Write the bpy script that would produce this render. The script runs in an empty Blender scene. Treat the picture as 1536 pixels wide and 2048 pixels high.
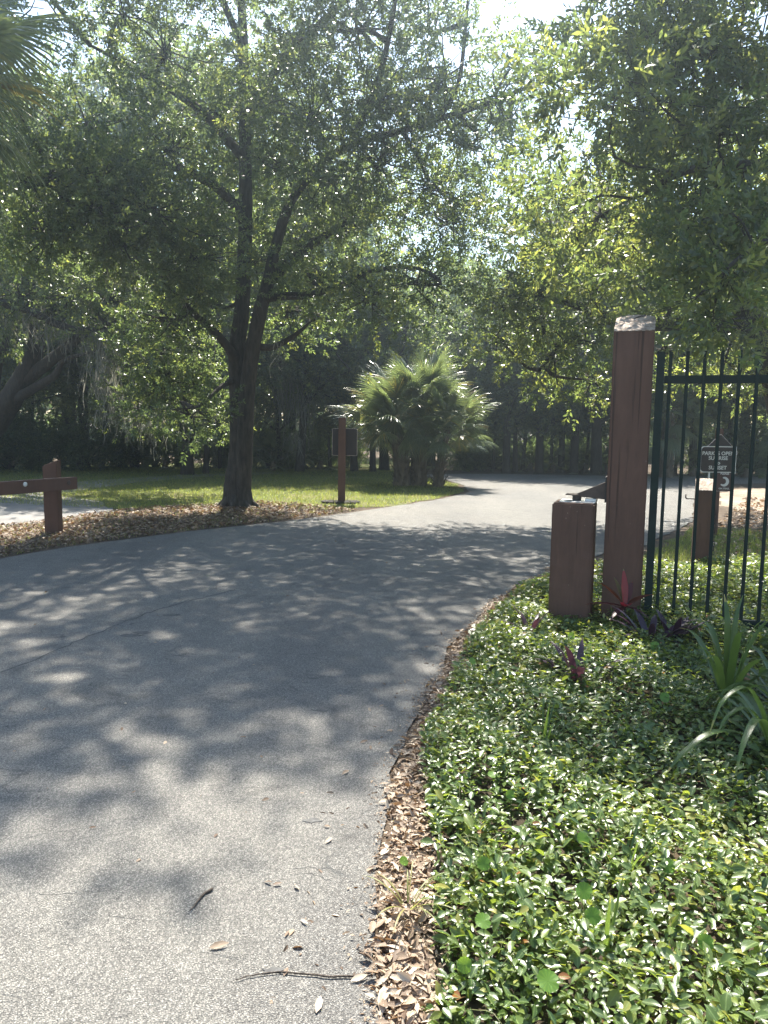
import bpy, bmesh, math, random
import numpy as np
from mathutils import Vector, Matrix

# ------------------------------------------------------------------ camera, sky, sun, exposure
scene = bpy.context.scene
COL = scene.collection
cam_d = bpy.data.cameras.new('camera')
cam = bpy.data.objects.new('camera', cam_d)
COL.objects.link(cam)
cam_d.sensor_fit = 'VERTICAL'
cam_d.sensor_height = 36.0
cam_d.lens = 27.035
cam_d.clip_end = 4000.0
cam.matrix_world = Matrix.Translation((0, 0, 1.6)) @ Matrix.Rotation(math.radians(90 - 6.45), 4, 'X') @ Matrix.Rotation(math.radians(0.8), 4, 'Z')
scene.camera = cam

SUN_EL = math.radians(56.0)
world = bpy.data.worlds.new('World')
scene.world = world
world.use_nodes = True
wn = world.node_tree
wn.nodes.clear()
w_out = wn.nodes.new('ShaderNodeOutputWorld')
w_bg = wn.nodes.new('ShaderNodeBackground')
w_sky = wn.nodes.new('ShaderNodeTexSky')
w_sky.sky_type = 'NISHITA'
w_sky.sun_disc = False
w_sky.sun_elevation = SUN_EL
w_sky.sun_rotation = 0.0
w_sky.air_density = 1.3
w_sky.dust_density = 1.0
w_bg.inputs['Strength'].default_value = 0.085
wn.links.new(w_sky.outputs[0], w_bg.inputs[0])
wn.links.new(w_bg.outputs[0], w_out.inputs[0])

sun_d = bpy.data.lights.new('sun', 'SUN')
sun_d.energy = 5.0
sun_d.angle = math.radians(0.53)
sun_d.color = (1.0, 0.94, 0.83)
sun = bpy.data.objects.new('sun', sun_d)
sun.location = (0, 30, 45)
sun.rotation_euler = (-(math.pi / 2 - SUN_EL), 0, 0)
COL.objects.link(sun)

scene.view_settings.view_transform = 'Standard'
scene.view_settings.look = 'None'
scene.view_settings.gamma = 1.0
scene.view_settings.exposure = 2.0
scene.render.engine = 'CYCLES'
cy = scene.cycles
cy.max_bounces = 7
cy.diffuse_bounces = 4
cy.glossy_bounces = 2
cy.transmission_bounces = 5
cy.transparent_max_bounces = 4
cy.volume_bounces = 0
cy.caustics_reflective = False
cy.caustics_refractive = False
cy.use_denoising = True
cy.sample_clamp_indirect = 6.0

rng = np.random.default_rng(7)
random.seed(7)

# ------------------------------------------------------------------ materials
def new_mat(name):
    m = bpy.data.materials.new(name)
    m.use_nodes = True
    nt = m.node_tree
    nt.nodes.clear()
    out = nt.nodes.new('ShaderNodeOutputMaterial')
    return m, nt, out

def nd(nt, typ, **kw):
    n = nt.nodes.new(typ)
    for k, v in kw.items():
        setattr(n, k, v)
    return n

def setin(n, **kw):
    for k, v in kw.items():
        n.inputs[k.replace('_', ' ')].default_value = v
    return n

def ramp(nt, fac, stops):
    r = nt.nodes.new('ShaderNodeValToRGB')
    els = r.color_ramp.elements
    while len(els) < len(stops):
        els.new(0.5)
    for e, (p, c) in zip(els, stops):
        e.position = p
        e.color = (*c, 1.0) if len(c) == 3 else c
    nt.links.new(fac, r.inputs[0])
    return r.outputs[0]

def mixc(nt, fac, a, b, blend='MIX'):
    m = nt.nodes.new('ShaderNodeMix')
    m.data_type = 'RGBA'
    m.blend_type = blend
    for sock, v in ((0, fac), (6, a), (7, b)):
        if hasattr(v, 'is_output') or isinstance(v, bpy.types.NodeSocket):
            nt.links.new(v, m.inputs[sock])
        elif sock == 0:
            m.inputs[0].default_value = v
        else:
            m.inputs[sock].default_value = (*v, 1.0)
    return m.outputs[2]

def noise(nt, scale, detail=4.0, rough=0.55, vec=None, dist=0.0):
    n = nt.nodes.new('ShaderNodeTexNoise')
    setin(n, Scale=scale, Detail=detail, Roughness=rough, Distortion=dist)
    if vec is not None:
        nt.links.new(vec, n.inputs['Vector'])
    return n.outputs[0]

def objco(nt, scale=(1, 1, 1)):
    t = nt.nodes.new('ShaderNodeTexCoord')
    mp = nt.nodes.new('ShaderNodeMapping')
    mp.inputs['Scale'].default_value = scale
    nt.links.new(t.outputs['Object'], mp.inputs[0])
    return mp.outputs[0]

def bump(nt, h, strength=0.4, dist=0.01, normal=None):
    b = nt.nodes.new('ShaderNodeBump')
    setin(b, Strength=strength, Distance=dist)
    nt.links.new(h, b.inputs['Height'])
    if normal is not None:
        nt.links.new(normal, b.inputs['Normal'])
    return b.outputs[0]

def principled(nt, out, base, rough=0.6, normal=None, spec=0.5, metallic=0.0):
    p = nt.nodes.new('ShaderNodeBsdfPrincipled')
    if isinstance(base, bpy.types.NodeSocket):
        nt.links.new(base, p.inputs['Base Color'])
    else:
        p.inputs['Base Color'].default_value = (*base, 1)
    if isinstance(rough, bpy.types.NodeSocket):
        nt.links.new(rough, p.inputs['Roughness'])
    else:
        p.inputs['Roughness'].default_value = rough
    p.inputs['Specular IOR Level'].default_value = spec
    p.inputs['Metallic'].default_value = metallic
    if normal is not None:
        nt.links.new(normal, p.inputs['Normal'])
    if out is not None:
        nt.links.new(p.outputs[0], out.inputs[0])
    return p

def leaf_mat(name, stops, trans, tmix=0.4, rough=0.42, spec=0.5, veins=False):
    m, nt, out = new_mat(name)
    a = nd(nt, 'ShaderNodeAttribute', attribute_name='v')
    base = ramp(nt, a.outputs['Fac'], stops)
    if veins:
        uv = nd(nt, 'ShaderNodeUVMap')
        sp = nd(nt, 'ShaderNodeSeparateXYZ')
        nt.links.new(uv.outputs[0], sp.inputs[0])
        s1 = nd(nt, 'ShaderNodeMath', operation='SUBTRACT'); s1.inputs[1].default_value = 0.5
        nt.links.new(sp.outputs[0], s1.inputs[0])
        s2 = nd(nt, 'ShaderNodeMath', operation='ABSOLUTE')
        nt.links.new(s1.outputs[0], s2.inputs[0])
        s3 = nd(nt, 'ShaderNodeMapRange'); s3.inputs[1].default_value = 0.02; s3.inputs[2].default_value = 0.09
        s3.inputs[3].default_value = 0.65; s3.inputs[4].default_value = 0.0
        nt.links.new(s2.outputs[0], s3.inputs[0])
        base = mixc(nt, s3.outputs[0], base, (0.22, 0.30, 0.10))
    p = principled(nt, None, base, rough, spec=spec)
    t = nd(nt, 'ShaderNodeBsdfTranslucent')
    tc = ramp(nt, a.outputs['Fac'], trans)
    nt.links.new(tc, t.inputs[0])
    mx = nd(nt, 'ShaderNodeMixShader')
    mx.inputs[0].default_value = tmix
    nt.links.new(p.outputs[0], mx.inputs[1])
    nt.links.new(t.outputs[0], mx.inputs[2])
    nt.links.new(mx.outputs[0], out.inputs[0])
    return m

M = {}
M['oak_leaf'] = leaf_mat('oak_leaf', [(0.0, (0.036, 0.054, 0.028)), (0.6, (0.062, 0.086, 0.042)), (1.0, (0.11, 0.135, 0.05))],
                         [(0.0, (0.15, 0.22, 0.065)), (0.6, (0.28, 0.365, 0.09)), (1.0, (0.52, 0.55, 0.11))], 0.43, 0.33, 0.6)
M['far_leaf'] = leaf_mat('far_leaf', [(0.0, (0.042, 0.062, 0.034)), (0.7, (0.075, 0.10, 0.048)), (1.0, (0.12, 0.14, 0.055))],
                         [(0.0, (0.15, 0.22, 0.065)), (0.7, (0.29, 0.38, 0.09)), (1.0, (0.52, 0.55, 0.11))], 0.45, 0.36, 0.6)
M['vine_leaf'] = leaf_mat('vine_leaf', [(0.0, (0.034, 0.066, 0.020)), (0.5, (0.070, 0.112, 0.028)), (0.85, (0.15, 0.185, 0.04)), (0.97, (0.26, 0.22, 0.05)), (1.0, (0.22, 0.09, 0.03))],
                          [(0.0, (0.16, 0.26, 0.03)), (0.5, (0.34, 0.42, 0.05)), (0.97, (0.50, 0.50, 0.08)), (1.0, (0.4, 0.22, 0.06))], 0.36, 0.34, 0.6, veins=True)
M['palm_leaf'] = leaf_mat('palm_leaf', [(0.0, (0.065, 0.085, 0.045)), (0.6, (0.11, 0.135, 0.07)), (1.0, (0.30, 0.23, 0.07))],
                          [(0.0, (0.17, 0.24, 0.08)), (0.7, (0.30, 0.37, 0.11)), (1.0, (0.60, 0.48, 0.10))], 0.30, 0.30, 0.7)
M['strap_leaf'] = leaf_mat('strap_leaf', [(0.0, (0.035, 0.070, 0.020)), (0.7, (0.065, 0.11, 0.028)), (1.0, (0.30, 0.26, 0.08))],
                           [(0.0, (0.14, 0.24, 0.04)), (0.7, (0.26, 0.36, 0.06)), (1.0, (0.6, 0.5, 0.1))], 0.36, 0.36)
M['penny_leaf'] = leaf_mat('penny_leaf', [(0.0, (0.06, 0.14, 0.02)), (1.0, (0.14, 0.25, 0.03))],
                           [(0.0, (0.25, 0.46, 0.04)), (1.0, (0.42, 0.60, 0.05))], 0.45, 0.4)
M['grass'] = leaf_mat('grass', [(0.0, (0.075, 0.10, 0.03)), (0.7, (0.15, 0.165, 0.045)), (1.0, (0.30, 0.25, 0.11))],
                      [(0.0, (0.25, 0.33, 0.06)), (0.7, (0.42, 0.46, 0.09)), (1.0, (0.6, 0.5, 0.2))], 0.45, 0.5)
M['purple_leaf'] = leaf_mat('purple_leaf', [(0.0, (0.028, 0.016, 0.034)), (1.0, (0.075, 0.038, 0.055))],
                            [(0.0, (0.07, 0.02, 0.045)), (1.0, (0.16, 0.06, 0.07))], 0.25, 0.4)
M['ti_leaf'] = leaf_mat('ti_leaf', [(0.0, (0.06, 0.02, 0.025)), (0.45, (0.16, 0.05, 0.02)), (0.8, (0.30, 0.03, 0.04)), (1.0, (0.16, 0.14, 0.06))],
                        [(0.0, (0.25, 0.03, 0.05)), (0.45, (0.5, 0.12, 0.03)), (0.8, (0.7, 0.04, 0.06)), (1.0, (0.4, 0.35, 0.1))], 0.4, 0.4)
M['dry_leaf'] = leaf_mat('dry_leaf', [(0.0, (0.10, 0.065, 0.045)), (0.45, (0.27, 0.20, 0.14)), (0.8, (0.44, 0.36, 0.27)), (1.0, (0.58, 0.49, 0.38))],
                         [(0.0, (0.16, 0.08, 0.03)), (0.6, (0.36, 0.20, 0.09)), (1.0, (0.5, 0.34, 0.18))], 0.22, 0.6, 0.3)
M['moss'] = leaf_mat('moss', [(0.0, (0.16, 0.16, 0.14)), (1.0, (0.28, 0.28, 0.25))],
                     [(0.0, (0.22, 0.22, 0.18)), (1.0, (0.36, 0.35, 0.29))], 0.35, 0.8, 0.2)

def bark(name, c0, c1, sc=9.0, strength=0.9):
    m, nt, out = new_mat(name)
    co = objco(nt, (1, 1, 0.22))
    n1 = noise(nt, sc * 2.4, 6, 0.65, co, 0.4)
    n2 = noise(nt, 1.7, 3, 0.5, objco(nt))
    c = ramp(nt, n1, [(0.32, c0), (0.68, c1)])
    c = mixc(nt, 0.45, c, ramp(nt, n2, [(0.35, (0.35, 0.35, 0.32)), (0.7, (1.0, 1.0, 0.96))]), 'MULTIPLY')
    principled(nt, out, c, 0.88, bump(nt, n1, strength, 0.03), 0.25)
    return m
M['oak_bark'] = bark('oak_bark', (0.028, 0.023, 0.019), (0.10, 0.086, 0.072))
M['far_bark'] = bark('far_bark', (0.022, 0.019, 0.017), (0.075, 0.064, 0.055))
M['palm_bark'] = bark('palm_bark', (0.07, 0.052, 0.038), (0.20, 0.16, 0.12), 6.0)
M['twig'] = bark('twig', (0.06, 0.045, 0.035), (0.15, 0.12, 0.10), 14.0)

def painted_wood():
    m, nt, out = new_mat('brown_stained_wood')
    co = objco(nt, (1, 1, 0.12))
    g = noise(nt, 26, 6, 0.6, co, 0.8)
    big = noise(nt, 2.2, 4, 0.6, objco(nt))
    c = mixc(nt, 0.6, (0.118, 0.060, 0.041), ramp(nt, big, [(0.3, (0.090, 0.046, 0.032)), (0.7, (0.150, 0.078, 0.054))]))
    c = mixc(nt, 0.25, c, ramp(nt, g, [(0.35, (0.3, 0.3, 0.3)), (0.65, (1, 1, 1))]), 'MULTIPLY')
    # scattered pale chips in the paint, denser low down where mowers fling grit
    v = nd(nt, 'ShaderNodeTexVoronoi')
    v.inputs['Scale'].default_value = 24
    nt.links.new(objco(nt, (1, 1, 0.55)), v.inputs['Vector'])
    gate = noise(nt, 3.3, 2, 0.5, objco(nt))
    a = nd(nt, 'ShaderNodeMapRange'); a.inputs[1].default_value = 0.05; a.inputs[2].default_value = 0.085
    a.inputs[3].default_value = 1; a.inputs[4].default_value = 0
    nt.links.new(v.outputs['Distance'], a.inputs[0])
    b = nd(nt, 'ShaderNodeMapRange'); b.inputs[1].default_value = 0.52; b.inputs[2].default_value = 0.62
    nt.links.new(gate, b.inputs[0])
    mul = nd(nt, 'ShaderNodeMath', operation='MULTIPLY')
    nt.links.new(a.outputs[0], mul.inputs[0]); nt.links.new(b.outputs[0], mul.inputs[1])
    c = mixc(nt, mul.outputs[0], c, (0.26, 0.19, 0.15))
    sp = noise(nt, 15, 3, 0.5, objco(nt, (1.6, 1.6, 0.035)), 0.3)
    sr = ramp(nt, sp, [(0.335, (0.35, 0.32, 0.30)), (0.375, (1, 1, 1))])
    c = mixc(nt, 0.85, c, sr, 'MULTIPLY')
    fade = noise(nt, 5.0, 5, 0.7, objco(nt, (1, 1, 0.3)))
    c = mixc(nt, 0.3, c, ramp(nt, fade, [(0.40, (0.85, 0.85, 0.85)), (0.72, (1.45, 1.42, 1.40))]), 'MULTIPLY')
    nb = bump(nt, sr, 0.6, 0.006, bump(nt, g, 0.45, 0.005))
    principled(nt, out, c, 0.66, nb, 0.3)
    return m
M['wood'] = painted_wood()

def end_grain():
    m, nt, out = new_mat('weathered_end_grain')
    co = objco(nt)
    w = nd(nt, 'ShaderNodeTexWave', wave_type='RINGS', rings_direction='Z')
    setin(w, Scale=22, Distortion=2.5, Detail=3)
    nt.links.new(co, w.inputs[0])
    n = noise(nt, 20, 5, 0.65, co)
    c = ramp(nt, w.outputs[0], [(0.2, (0.30, 0.23, 0.185)), (0.7, (0.52, 0.44, 0.37))])
    c = mixc(nt, 0.7, c, ramp(nt, n, [(0.34, (0.42, 0.34, 0.30)), (0.55, (1, 1, 1))]), 'MULTIPLY')
    principled(nt, out, c, 0.85, bump(nt, n, 0.5, 0.006), 0.2)
    return m
M['end_grain'] = end_grain()

def plain(name, col, rough=0.5, metallic=0.0, spec=0.4, var=0.25, sc=14):
    m, nt, out = new_mat(name)
    n = noise(nt, sc, 4, 0.6, objco(nt))
    c = ramp(nt, n, [(0.3, tuple(x * (1 - var) for x in col)), (0.7, tuple(min(1, x * (1 + var)) for x in col))])
    principled(nt, out, c, rough, bump(nt, n, 0.12, 0.002), spec, metallic)
    return m
M['green_iron'] = plain('green_painted_iron', (0.008, 0.018, 0.015), 0.6, spec=0.25)
M['brown_steel'] = plain('brown_painted_steel', (0.07, 0.045, 0.036), 0.5)
M['dark_steel'] = plain('dark_steel', (0.03, 0.024, 0.022), 0.45)
M['zinc'] = plain('zinc_plate', (0.55, 0.56, 0.56), 0.4, 0.7)
M['sign_brown'] = plain('brown_sign_face', (0.038, 0.027, 0.024), 0.5)
M['sign_red_brown'] = plain('red_brown_sign_face', (0.075, 0.034, 0.026), 0.5)
M['sign_white'] = plain('white_sign_film', (0.62, 0.60, 0.56), 0.5, var=0.08)
M['sign_back'] = plain('sign_back_dark', (0.030, 0.021, 0.020), 0.6)
M['sign_edge'] = plain('sign_edge_metal', (0.50, 0.42, 0.38), 0.45)
M['strap_stem'] = plain('green_brown_stem', (0.10, 0.11, 0.04), 0.6)
M['chip'] = plain('dark_tar', (0.075, 0.073, 0.070), 0.85, var=0.4, sc=40)

def asphalt():
    m, nt, out = new_mat('worn_asphalt')
    co = objco(nt)
    v = nd(nt, 'ShaderNodeTexVoronoi'); v.inputs['Scale'].default_value = 185
    nt.links.new(co, v.inputs['Vector'])
    v2 = nd(nt, 'ShaderNodeTexVoronoi'); v2.inputs['Scale'].default_value = 330
    nt.links.new(co, v2.inputs['Vector'])
    big = noise(nt, 0.55, 5, 0.6, co, 0.3)
    mid = noise(nt, 6.0, 5, 0.6, co)
    c = ramp(nt, v.outputs['Color'], [(0.0, (0.095, 0.092, 0.086)), (0.5, (0.180, 0.173, 0.159)), (1.0, (0.36, 0.343, 0.31))])
    edge = ramp(nt, v.outputs['Distance'], [(0.30, (1, 1, 1)), (0.75, (0.42, 0.42, 0.43))])
    c = mixc(nt, 0.9, c, edge, 'MULTIPLY')
    c = mixc(nt, 0.8, c, ramp(nt, big, [(0.3, (0.78, 0.78, 0.80)), (0.7, (1.12, 1.10, 1.06))]), 'MULTIPLY')
    c = mixc(nt, 0.6, c, ramp(nt, mid, [(0.3, (0.75, 0.75, 0.76)), (0.7, (1.1, 1.1, 1.08))]), 'MULTIPLY')
    # fine cracks running across the lane
    wv = nd(nt, 'ShaderNodeVectorMath', operation='ADD')
    nz = nd(nt, 'ShaderNodeTexNoise'); setin(nz, Scale=3.5, Detail=5)
    nt.links.new(co, nz.inputs['Vector'])
    sc = nd(nt, 'ShaderNodeVectorMath', operation='SCALE'); sc.inputs['Scale'].default_value = 0.35
    nt.links.new(nz.outputs['Color'], sc.inputs[0])
    nt.links.new(co, wv.inputs[0]); nt.links.new(sc.outputs[0], wv.inputs[1])
    mp = nd(nt, 'ShaderNodeMapping'); mp.inputs['Scale'].default_value = (2.2, 9.5, 1)
    nt.links.new(wv.outputs[0], mp.inputs[0])
    cr = nd(nt, 'ShaderNodeTexVoronoi', feature='DISTANCE_TO_EDGE'); cr.inputs['Scale'].default_value = 1.0
    nt.links.new(mp.outputs[0], cr.inputs['Vector'])
    cl = nd(nt, 'ShaderNodeMapRange'); cl.inputs[1].default_value = 0.004; cl.inputs[2].default_value = 0.030
    cl.inputs[3].default_value = 1; cl.inputs[4].default_value = 0
    nt.links.new(cr.outputs['Distance'], cl.inputs[0])
    gate = nd(nt, 'ShaderNodeMapRange'); gate.inputs[1].default_value = 0.52; gate.inputs[2].default_value = 0.64
    nt.links.new(noise(nt, 2.6, 4, 0.6, co), gate.inputs[0])
    cm = nd(nt, 'ShaderNodeMath', operation='MULTIPLY')
    nt.links.new(cl.outputs[0], cm.inputs[0]); nt.links.new(gate.outputs[0], cm.inputs[1])
    # wheel tracks worn paler, and stains
    tr = noise(nt, 0.9, 3, 0.5, objco(nt, (1.0, 0.12, 1)), 0.6)
    c = mixc(nt, 0.55, c, ramp(nt, tr, [(0.35, (0.80, 0.80, 0.82)), (0.62, (1.16, 1.15, 1.12))]), 'MULTIPLY')
    stn = noise(nt, 2.1, 6, 0.7, co, 0.8)
    c = mixc(nt, 0.8, c, ramp(nt, stn, [(0.30, (0.60, 0.60, 0.61)), (0.42, (1, 1, 1))]), 'MULTIPLY')
    pit = nd(nt, 'ShaderNodeTexVoronoi'); pit.inputs['Scale'].default_value = 17
    nt.links.new(wv.outputs[0], pit.inputs['Vector'])
    pr = ramp(nt, pit.outputs['Distance'], [(0.06, (0.35, 0.35, 0.35)), (0.13, (1, 1, 1))])
    c = mixc(nt, 0.8, c, pr, 'MULTIPLY')
    c = mixc(nt, cm.outputs[0], c, (0.075, 0.073, 0.069))
    h = nd(nt, 'ShaderNodeMath', operation='MULTIPLY_ADD'); h.inputs[1].default_value = -1.0
    nt.links.new(v.outputs['Distance'], h.inputs[0])
    h2 = nd(nt, 'ShaderNodeMath', operation='MULTIPLY'); h2.inputs[1].default_value = -0.8
    nt.links.new(cm.outputs[0], h2.inputs[0])
    nt.links.new(h2.outputs[0], h.inputs[2])
    nrm = bump(nt, h.outputs[0], 0.8, 0.007)
    nrm = bump(nt, v2.outputs['Distance'], 0.25, 0.003, nrm)
    principled(nt, out, c, 0.80, nrm, 0.35)
    return m
M['asphalt'] = asphalt()

def concrete():
    m, nt, out = new_mat('path_concrete')
    co = objco(nt)
    n = noise(nt, 1.3, 6, 0.65, co)
    c = ramp(nt, n, [(0.3, (0.12, 0.115, 0.11)), (0.7, (0.20, 0.19, 0.18))])  # greys darkened to imitate tree shade lying on the path
    principled(nt, out, c, 0.85, bump(nt, noise(nt, 60, 3, 0.5, co), 0.2, 0.004), 0.3)
    return m
M['concrete'] = concrete()

def soil(name, cols, sc=1.2):
    m, nt, out = new_mat(name)
    co = objco(nt)
    n1 = noise(nt, sc, 6, 0.65, co, 0.3)
    n2 = noise(nt, 34, 5, 0.7, co)
    c = ramp(nt, n1, [(0.30, cols[0]), (0.5, cols[1]), (0.70, cols[2])])
    c = mixc(nt, 0.75, c, ramp(nt, n2, [(0.30, (0.45, 0.45, 0.45)), (0.68, (1.25, 1.2, 1.15))]), 'MULTIPLY')
    principled(nt, out, c, 0.95, bump(nt, n2, 0.6, 0.03), 0.15)
    return m
M['forest_floor'] = soil('forest_floor', [(0.06, 0.046, 0.034), (0.095, 0.073, 0.054), (0.14, 0.11, 0.085)])
M['turf'] = soil('turf', [(0.075, 0.095, 0.03), (0.11, 0.125, 0.045), (0.17, 0.145, 0.08)], 0.8)
M['bed_soil'] = soil('bed_soil', [(0.035, 0.028, 0.02), (0.05, 0.04, 0.028), (0.08, 0.06, 0.04)])
M['sand'] = soil('sandy_dirt', [(0.22, 0.17, 0.13), (0.30, 0.24, 0.19), (0.40, 0.34, 0.27)])

# ------------------------------------------------------------------ helpers
def link(o, parent=None):
    COL.objects.link(o)
    if parent is not None:
        o.parent = parent
    return o

def tag(o, label=None, cat=None, group=None, kind=None):
    for k, v in (('label', label), ('category', cat), ('group', group), ('kind', kind)):
        if v:
            o[k] = v
    return o

def thing(name, label, cat, loc=(0, 0, 0), group=None):
    o = bpy.data.objects.new(name, None)
    o.empty_display_size = 0.1
    o.location = loc
    COL.objects.link(o)
    return tag(o, label, cat, group)

def mesh_np(name, verts, faces_idx, face_sizes, mat, v=None, uv=None, smooth=False):
    """one mesh from numpy arrays: verts (N,3), flat face indices, loops per face"""
    me = bpy.data.meshes.new(name)
    verts = np.ascontiguousarray(verts, dtype=np.float32)
    fi = np.ascontiguousarray(faces_idx, dtype=np.int32).ravel()
    fs = np.ascontiguousarray(face_sizes, dtype=np.int32).ravel()
    me.vertices.add(len(verts))
    me.vertices.foreach_set('co', verts.ravel())
    me.loops.add(len(fi))
    me.loops.foreach_set('vertex_index', fi)
    me.polygons.add(len(fs))
    ls = np.concatenate(([0], np.cumsum(fs)[:-1])).astype(np.int32)
    me.polygons.foreach_set('loop_start', ls)
    if v is not None:
        at = me.attributes.new('v', 'FLOAT', 'FACE')
        at.data.foreach_set('value', np.ascontiguousarray(v, dtype=np.float32))
    if uv is not None:
        ul = me.uv_layers.new(name='UVMap')
        ul.data.foreach_set('uv', np.ascontiguousarray(uv[fi], dtype=np.float32).ravel())
    if smooth:
        me.polygons.foreach_set('use_smooth', np.ones(len(fs), dtype=bool))
    me.update(calc_edges=True)
    me.materials.append(mat)
    return me

def bm_obj(name, bm, mat, parent=None, smooth=False, bevel=0.0):
    if bevel:
        bmesh.ops.bevel(bm, geom=list(bm.edges), offset=bevel, segments=2, affect='EDGES', profile=0.6)
    bmesh.ops.recalc_face_normals(bm, faces=bm.faces)
    me = bpy.data.meshes.new(name)
    bm.to_mesh(me)
    bm.free()
    me.materials.append(mat)
    if smooth:
        for p in me.polygons:
            p.use_smooth = True
    return link(bpy.data.objects.new(name, me), parent)

def box_bm(x0, x1, y0, y1, z0, z1):
    bm = bmesh.new()
    bmesh.ops.create_cube(bm, size=1.0)
    for v in bm.verts:
        v.co = Vector(((x0 + x1) / 2 + v.co.x * (x1 - x0), (y0 + y1) / 2 + v.co.y * (y1 - y0), (z0 + z1) / 2 + v.co.z * (z1 - z0)))
    return bm

def catmull(pts, rad, n=5):
    pts = np.array(pts, float); rad = np.array(rad, float)
    if len(pts) < 3:
        t = np.linspace(0, 1, n + 1)
        return pts[0] + (pts[-1] - pts[0]) * t[:, None], rad[0] + (rad[-1] - rad[0]) * t
    P = np.vstack([2 * pts[0] - pts[1], pts, 2 * pts[-1] - pts[-2]])
    op, orr = [], []
    for i in range(1, len(P) - 2):
        for k in range(n):
            t = k / n
            a, b, c, d = P[i - 1], P[i], P[i + 1], P[i + 2]
            op.append(0.5 * (2 * b + (c - a) * t + (2 * a - 5 * b + 4 * c - d) * t * t + (3 * b - a - 3 * c + d) * t ** 3))
            orr.append(rad[i - 1] + (rad[i] - rad[i - 1]) * t)
    op.append(pts[-1]); orr.append(rad[-1])
    return np.array(op), np.array(orr)

class Tubes:
    """collects tubes of several sides into one mesh"""
    def __init__(s):
        s.V, s.F, s.S, s.n = [], [], [], 0
    def add(s, pts, rad, sides=6, rough=0.0):
        pts = np.asarray(pts, float); rad = np.asarray(rad, float)
        k = len(pts)
        tan = np.gradient(pts, axis=0)
        tan /= np.linalg.norm(tan, axis=1)[:, None] + 1e-9
        ref = np.array([0.31, 0.95, 0.05]) if abs(tan[0][2]) > 0.5 else np.array([0.05, 0.1, 1.0])
        u = np.cross(tan, ref); u /= np.linalg.norm(u, axis=1)[:, None] + 1e-9
        w = np.cross(tan, u)
        ang = np.arange(sides) / sides * 2 * math.pi
        ring = np.cos(ang)[None, :, None] * u[:, None] + np.sin(ang)[None, :, None] * w[:, None]
        r = rad[:, None] * np.ones((k, sides))
        if rough:
            r = r * (1 + rough * rng.normal(size=(k, sides)))
        V = pts[:, None] + ring * r[..., None]
        i = np.arange(k - 1)[:, None] * sides; j = np.arange(sides)[None]
        jn = (j + 1) % sides
        F = np.stack([i + j, i + jn, i + sides + jn, i + sides + j], -1).reshape(-1, 4) + s.n
        s.V.append(V.reshape(-1, 3)); s.F.append(F.ravel()); s.S.append(np.full(len(F), 4))
        s.n += k * sides
        # end cap
        s.F.append(np.arange(sides) + s.n - sides); s.S.append(np.array([sides]))
    def limb(s, pts, rad, sides=8, n=5, rough=0.0):
        p, r = catmull(pts, rad, n)
        s.add(p, r, sides, rough)
        return p, r
    def obj(s, name, mat, parent=None):
        me = mesh_np(name, np.vstack(s.V), np.concatenate(s.F), np.concatenate(s.S), mat, smooth=True)
        return link(bpy.data.objects.new(name, me), parent)

def unit(a):
    return a / (np.linalg.norm(a, axis=-1, keepdims=True) + 1e-9)

def spray_template(K, L, ll, lw, seed):
    """a twig with K folded leaves: array (K,4,3) for base, left, tip, right; twig runs along +X"""
    r = np.random.default_rng(seed)
    out = np.zeros((K, 4, 3))
    for k in range(K):
        f = k / (K - 1)
        p = np.array([L * (0.15 + 0.85 * f), 0, 0]) + r.normal(size=3) * 0.008
        az = k * 2.4 + r.normal() * 0.3
        spread = math.radians(62 - 30 * f) + r.normal() * 0.2
        d = np.array([math.cos(spread), math.sin(spread) * math.cos(az), math.sin(spread) * math.sin(az)])
        d = d / np.linalg.norm(d)
        side = np.cross(d, np.array([0.2, -math.sin(az), math.cos(az)]) + r.normal(size=3) * 0.35)
        side /= np.linalg.norm(side)
        nrm = np.cross(side, d)
        l = ll * r.uniform(0.75, 1.2); w = lw * r.uniform(0.8, 1.2) * 0.5
        mid = p + d * l * 0.52
        out[k] = [p, mid + side * w + nrm * w * 0.45, p + d * l - nrm * l * 0.08, mid - side * w + nrm * w * 0.45]
    return out

def frames(d, roll):
    """rotation matrices whose X axis is d"""
    up = np.tile(np.array([0.0, 0.0, 1.0]), (len(d), 1))
    y = unit(np.cross(up, d)); z = np.cross(d, y)
    c, s = np.cos(roll)[:, None], np.sin(roll)[:, None]
    y2 = y * c + z * s; z2 = -y * s + z * c
    return np.stack([d, y2, z2], -1)

class Leaves:
    def __init__(s):
        s.L, s.v = [], []
    def sprays(s, pos, d, templates, scale=1.0, vbase=0.4, vvar=0.25):
        n = len(pos)
        which = rng.integers(0, len(templates), n)
        R = frames(unit(d), rng.uniform(0, 6.28, n))
        sc = scale * rng.uniform(0.8, 1.2, n)
        tone = vbase + rng.normal(size=n) * vvar * 0.6
        for t, T in enumerate(templates):
            m = which == t
            if not m.any():
                continue
            V = np.einsum('nij,kfj->nkfi', R[m], T) * sc[m][:, None, None, None] + pos[m][:, None, None]
            s.L.append(V.reshape(-1, 4, 3))
            s.v.append((tone[m][:, None] + rng.normal(size=(m.sum(), len(T))) * vvar * 0.6).ravel())
    def mesh(s, name, mat):
        L = np.concatenate(s.L); v = np.clip(np.concatenate(s.v), 0, 1)
        n = len(L)
        return mesh_np(name, L.reshape(-1, 3), np.arange(n * 4), np.full(n, 4), mat, v=v)

OAK = [spray_template(13, 0.24, 0.088, 0.034, 100 + i) for i in range(8)]
NEAR = [spray_template(14, 0.20, 0.078, 0.028, 200 + i) for i in range(8)]
FAR = [spray_template(9, 0.34, 0.15, 0.07, 300 + i) for i in range(6)]

def in_ball(n, power=0.5):
    d = unit(rng.normal(size=(n, 3)))
    return d * rng.uniform(0, 1, n)[:, None] ** power

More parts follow.
